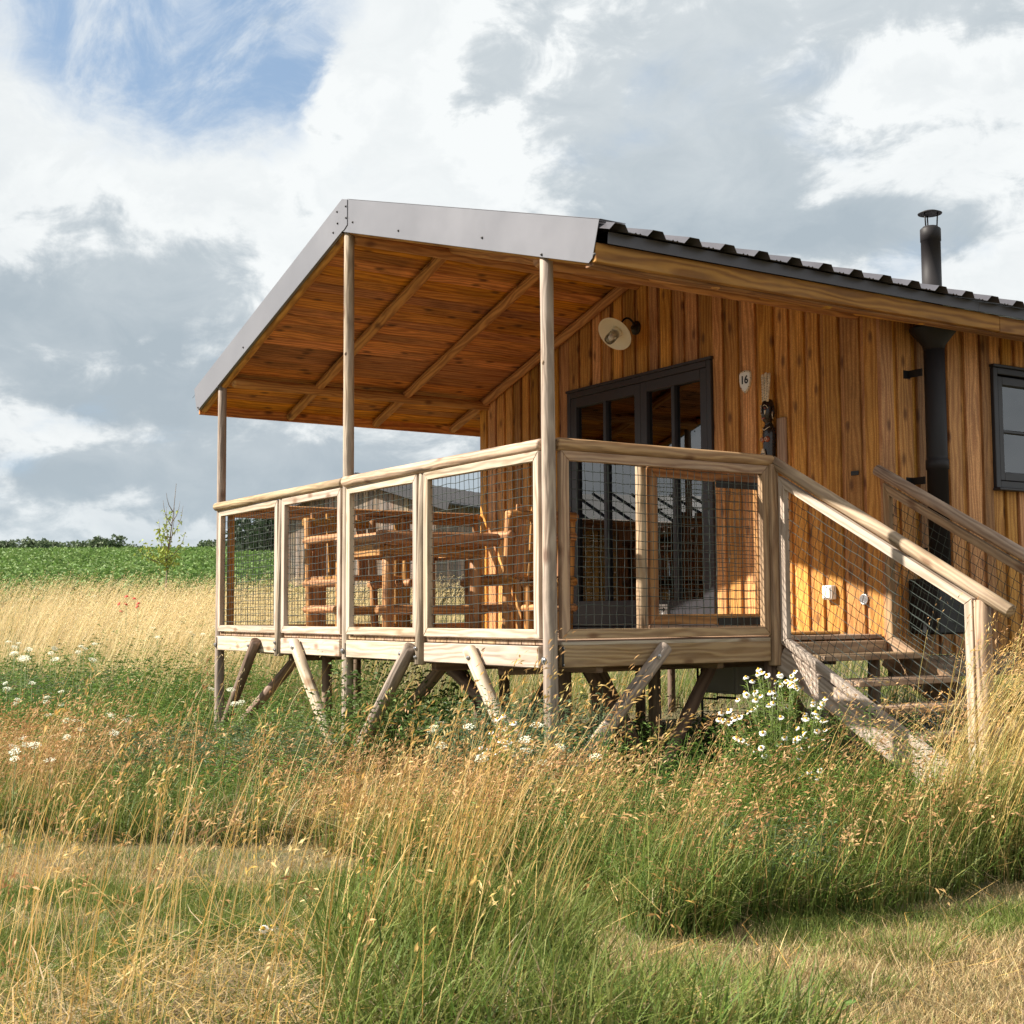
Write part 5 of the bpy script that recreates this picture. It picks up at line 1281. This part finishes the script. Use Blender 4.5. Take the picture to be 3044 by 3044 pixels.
def carrot(label, grp, pts, b, sc_=1.0, name='wild_carrot_plant'):
    for (x_, y_) in pts:
        bb = b if not callable(b) else b(x_, y_); p = px(x_, y_, bb); gz = float(ground(np.array([p.x]), np.array([p.y]))[0])
        t = thing(name, label, 'flower', (p.x - .03, p.y, gz), 0, grp)
        n = (Vector((rg.gauss(0, .2), rg.gauss(0, .2), 1)) + (CAM - p).normalized() * .45).normalized(); M = Matrix.Translation(p) @ n.to_track_quat('Z', 'Y').to_matrix().to_4x4() @ Matrix.Scale(sc_ * rg.uniform(.75, 1.2), 4)
        mobj('umbel', UMB[rg.randrange(4)], None, t, M)
        tube('stem', t, [[(p.x - .03, p.y, gz), (p.x - .02, p.y, (gz + p.z) / 2), p - n * .03 * sc_]], .0022, M_STEM, 4)
carrot('pale green wild carrot umbel in the bank below the corner post', 'wild carrot umbels below the corner post', [(1595, 2155), (1560, 2200), (1565, 2230), (1665, 2220), (1395, 2160), (1310, 2215), (1770, 2250), (1430, 2255), (1620, 2268)], lambda a, c: 5.9 + .3 * rg.random(), 1.0)
carrot('white yarrow head at the foot of the second rail post', 'yarrow below the rail post', [(1290, 2160), (1300, 2170), (1312, 2148), (1285, 2172)], 7.6, .8, 'yarrow_plant')
lp = [(rg.uniform(10, 300), rg.uniform(1905, 1965)) for _ in range(16)] + [(rg.uniform(220, 360), rg.uniform(1770, 1830)) for _ in range(10)] + [(rg.uniform(350, 640), rg.uniform(1850, 1905)) for _ in range(8)]
carrot('white yarrow head in the golden grass near the field', 'yarrow toward the field', lp, lambda a, c: min(24, 1.0 * 3942 * .55 / max(30, c - 1740)) + rg.uniform(0, 1.5), 1.0, 'yarrow_plant')
lp = [(rg.uniform(0, 200), rg.uniform(2030, 2095)) for _ in range(10)] + [(rg.uniform(100, 420), rg.uniform(2120, 2190)) for _ in range(10)] + [(rg.uniform(20, 200), rg.uniform(2190, 2260)) for _ in range(8)] + [(rg.uniform(600, 720), rg.uniform(2040, 2110)) for _ in range(4)]
carrot('white yarrow head in the green weeds left of the deck', 'yarrow left of the deck', lp, lambda a, c: min(10.5, 3942 * .68 / (c - 1833)) + rg.uniform(-.3, .4), .9, 'yarrow_plant')
# poppies
for (x_, y_) in ((377, 1775), (399, 1782), (374, 1798), (411, 1796), (409, 1805), (360, 1820), (355, 1797)):
    p = px(x_, y_, 19 + rg.random()); gz = float(ground(np.array([p.x]), np.array([p.y]))[0]); t = thing('poppy_plant', 'red poppy in the golden grass before the field', 'flower', (p.x, p.y, gz), 0, 'poppies in the grass')
    mobj('bloom', dome_mesh(.034, .028, M_POPPY, 'bloom', 7), None, t, Matrix.Translation(p) @ Matrix.Rotation(rg.uniform(-.6, .6), 4, 'X'))
    tube('stem', t, [[(p.x, p.y, gz), p]], .003, M_STEM, 4)
# broad leaf plantain in the lawn
pl_ = thing('plantain_rosette', 'small plantain with broad ribbed leaves in the lawn', 'plant', tuple(px(2497, 3000, 3.63)))
for k, (a, l) in enumerate(((1.4, .058), (2.6, .045), (4.2, .04), (5.6, .05))):
    p = px(2497, 2996, 3.63); gz = float(ground(np.array([p.x]), np.array([p.y]))[0]); d = Vector((math.cos(a), math.sin(a), .55)); s = Vector((-d.y, d.x, 0)); o3 = Vector((p.x, p.y, gz + .005)); bm = bmesh.new()
    pr_ = [(0, .003), (.25, .012), (.5, .017), (.75, .013), (1, .002)]; L_ = []; Rr = []; C_ = []
    for q, w_ in pr_:
        c = o3 + d * (l * q) - Vector((0, 0, .018 * q * q)); L_.append(bm.verts.new(c + s * w_ + Vector((0, 0, .003)))); Rr.append(bm.verts.new(c - s * w_ + Vector((0, 0, .003)))); C_.append(bm.verts.new(c))
    for i in range(4): bm.faces.new((L_[i], L_[i + 1], C_[i + 1], C_[i])); bm.faces.new((C_[i], C_[i + 1], Rr[i + 1], Rr[i]))
    bm_obj('leaf', bm, M_PLANT if k else (lambda: globals().setdefault('M_PLANT', plain('plantain_leaf', (.10, .19, .04), .5, 0, .2, 40)))(), pl_, Matrix.Identity(4))
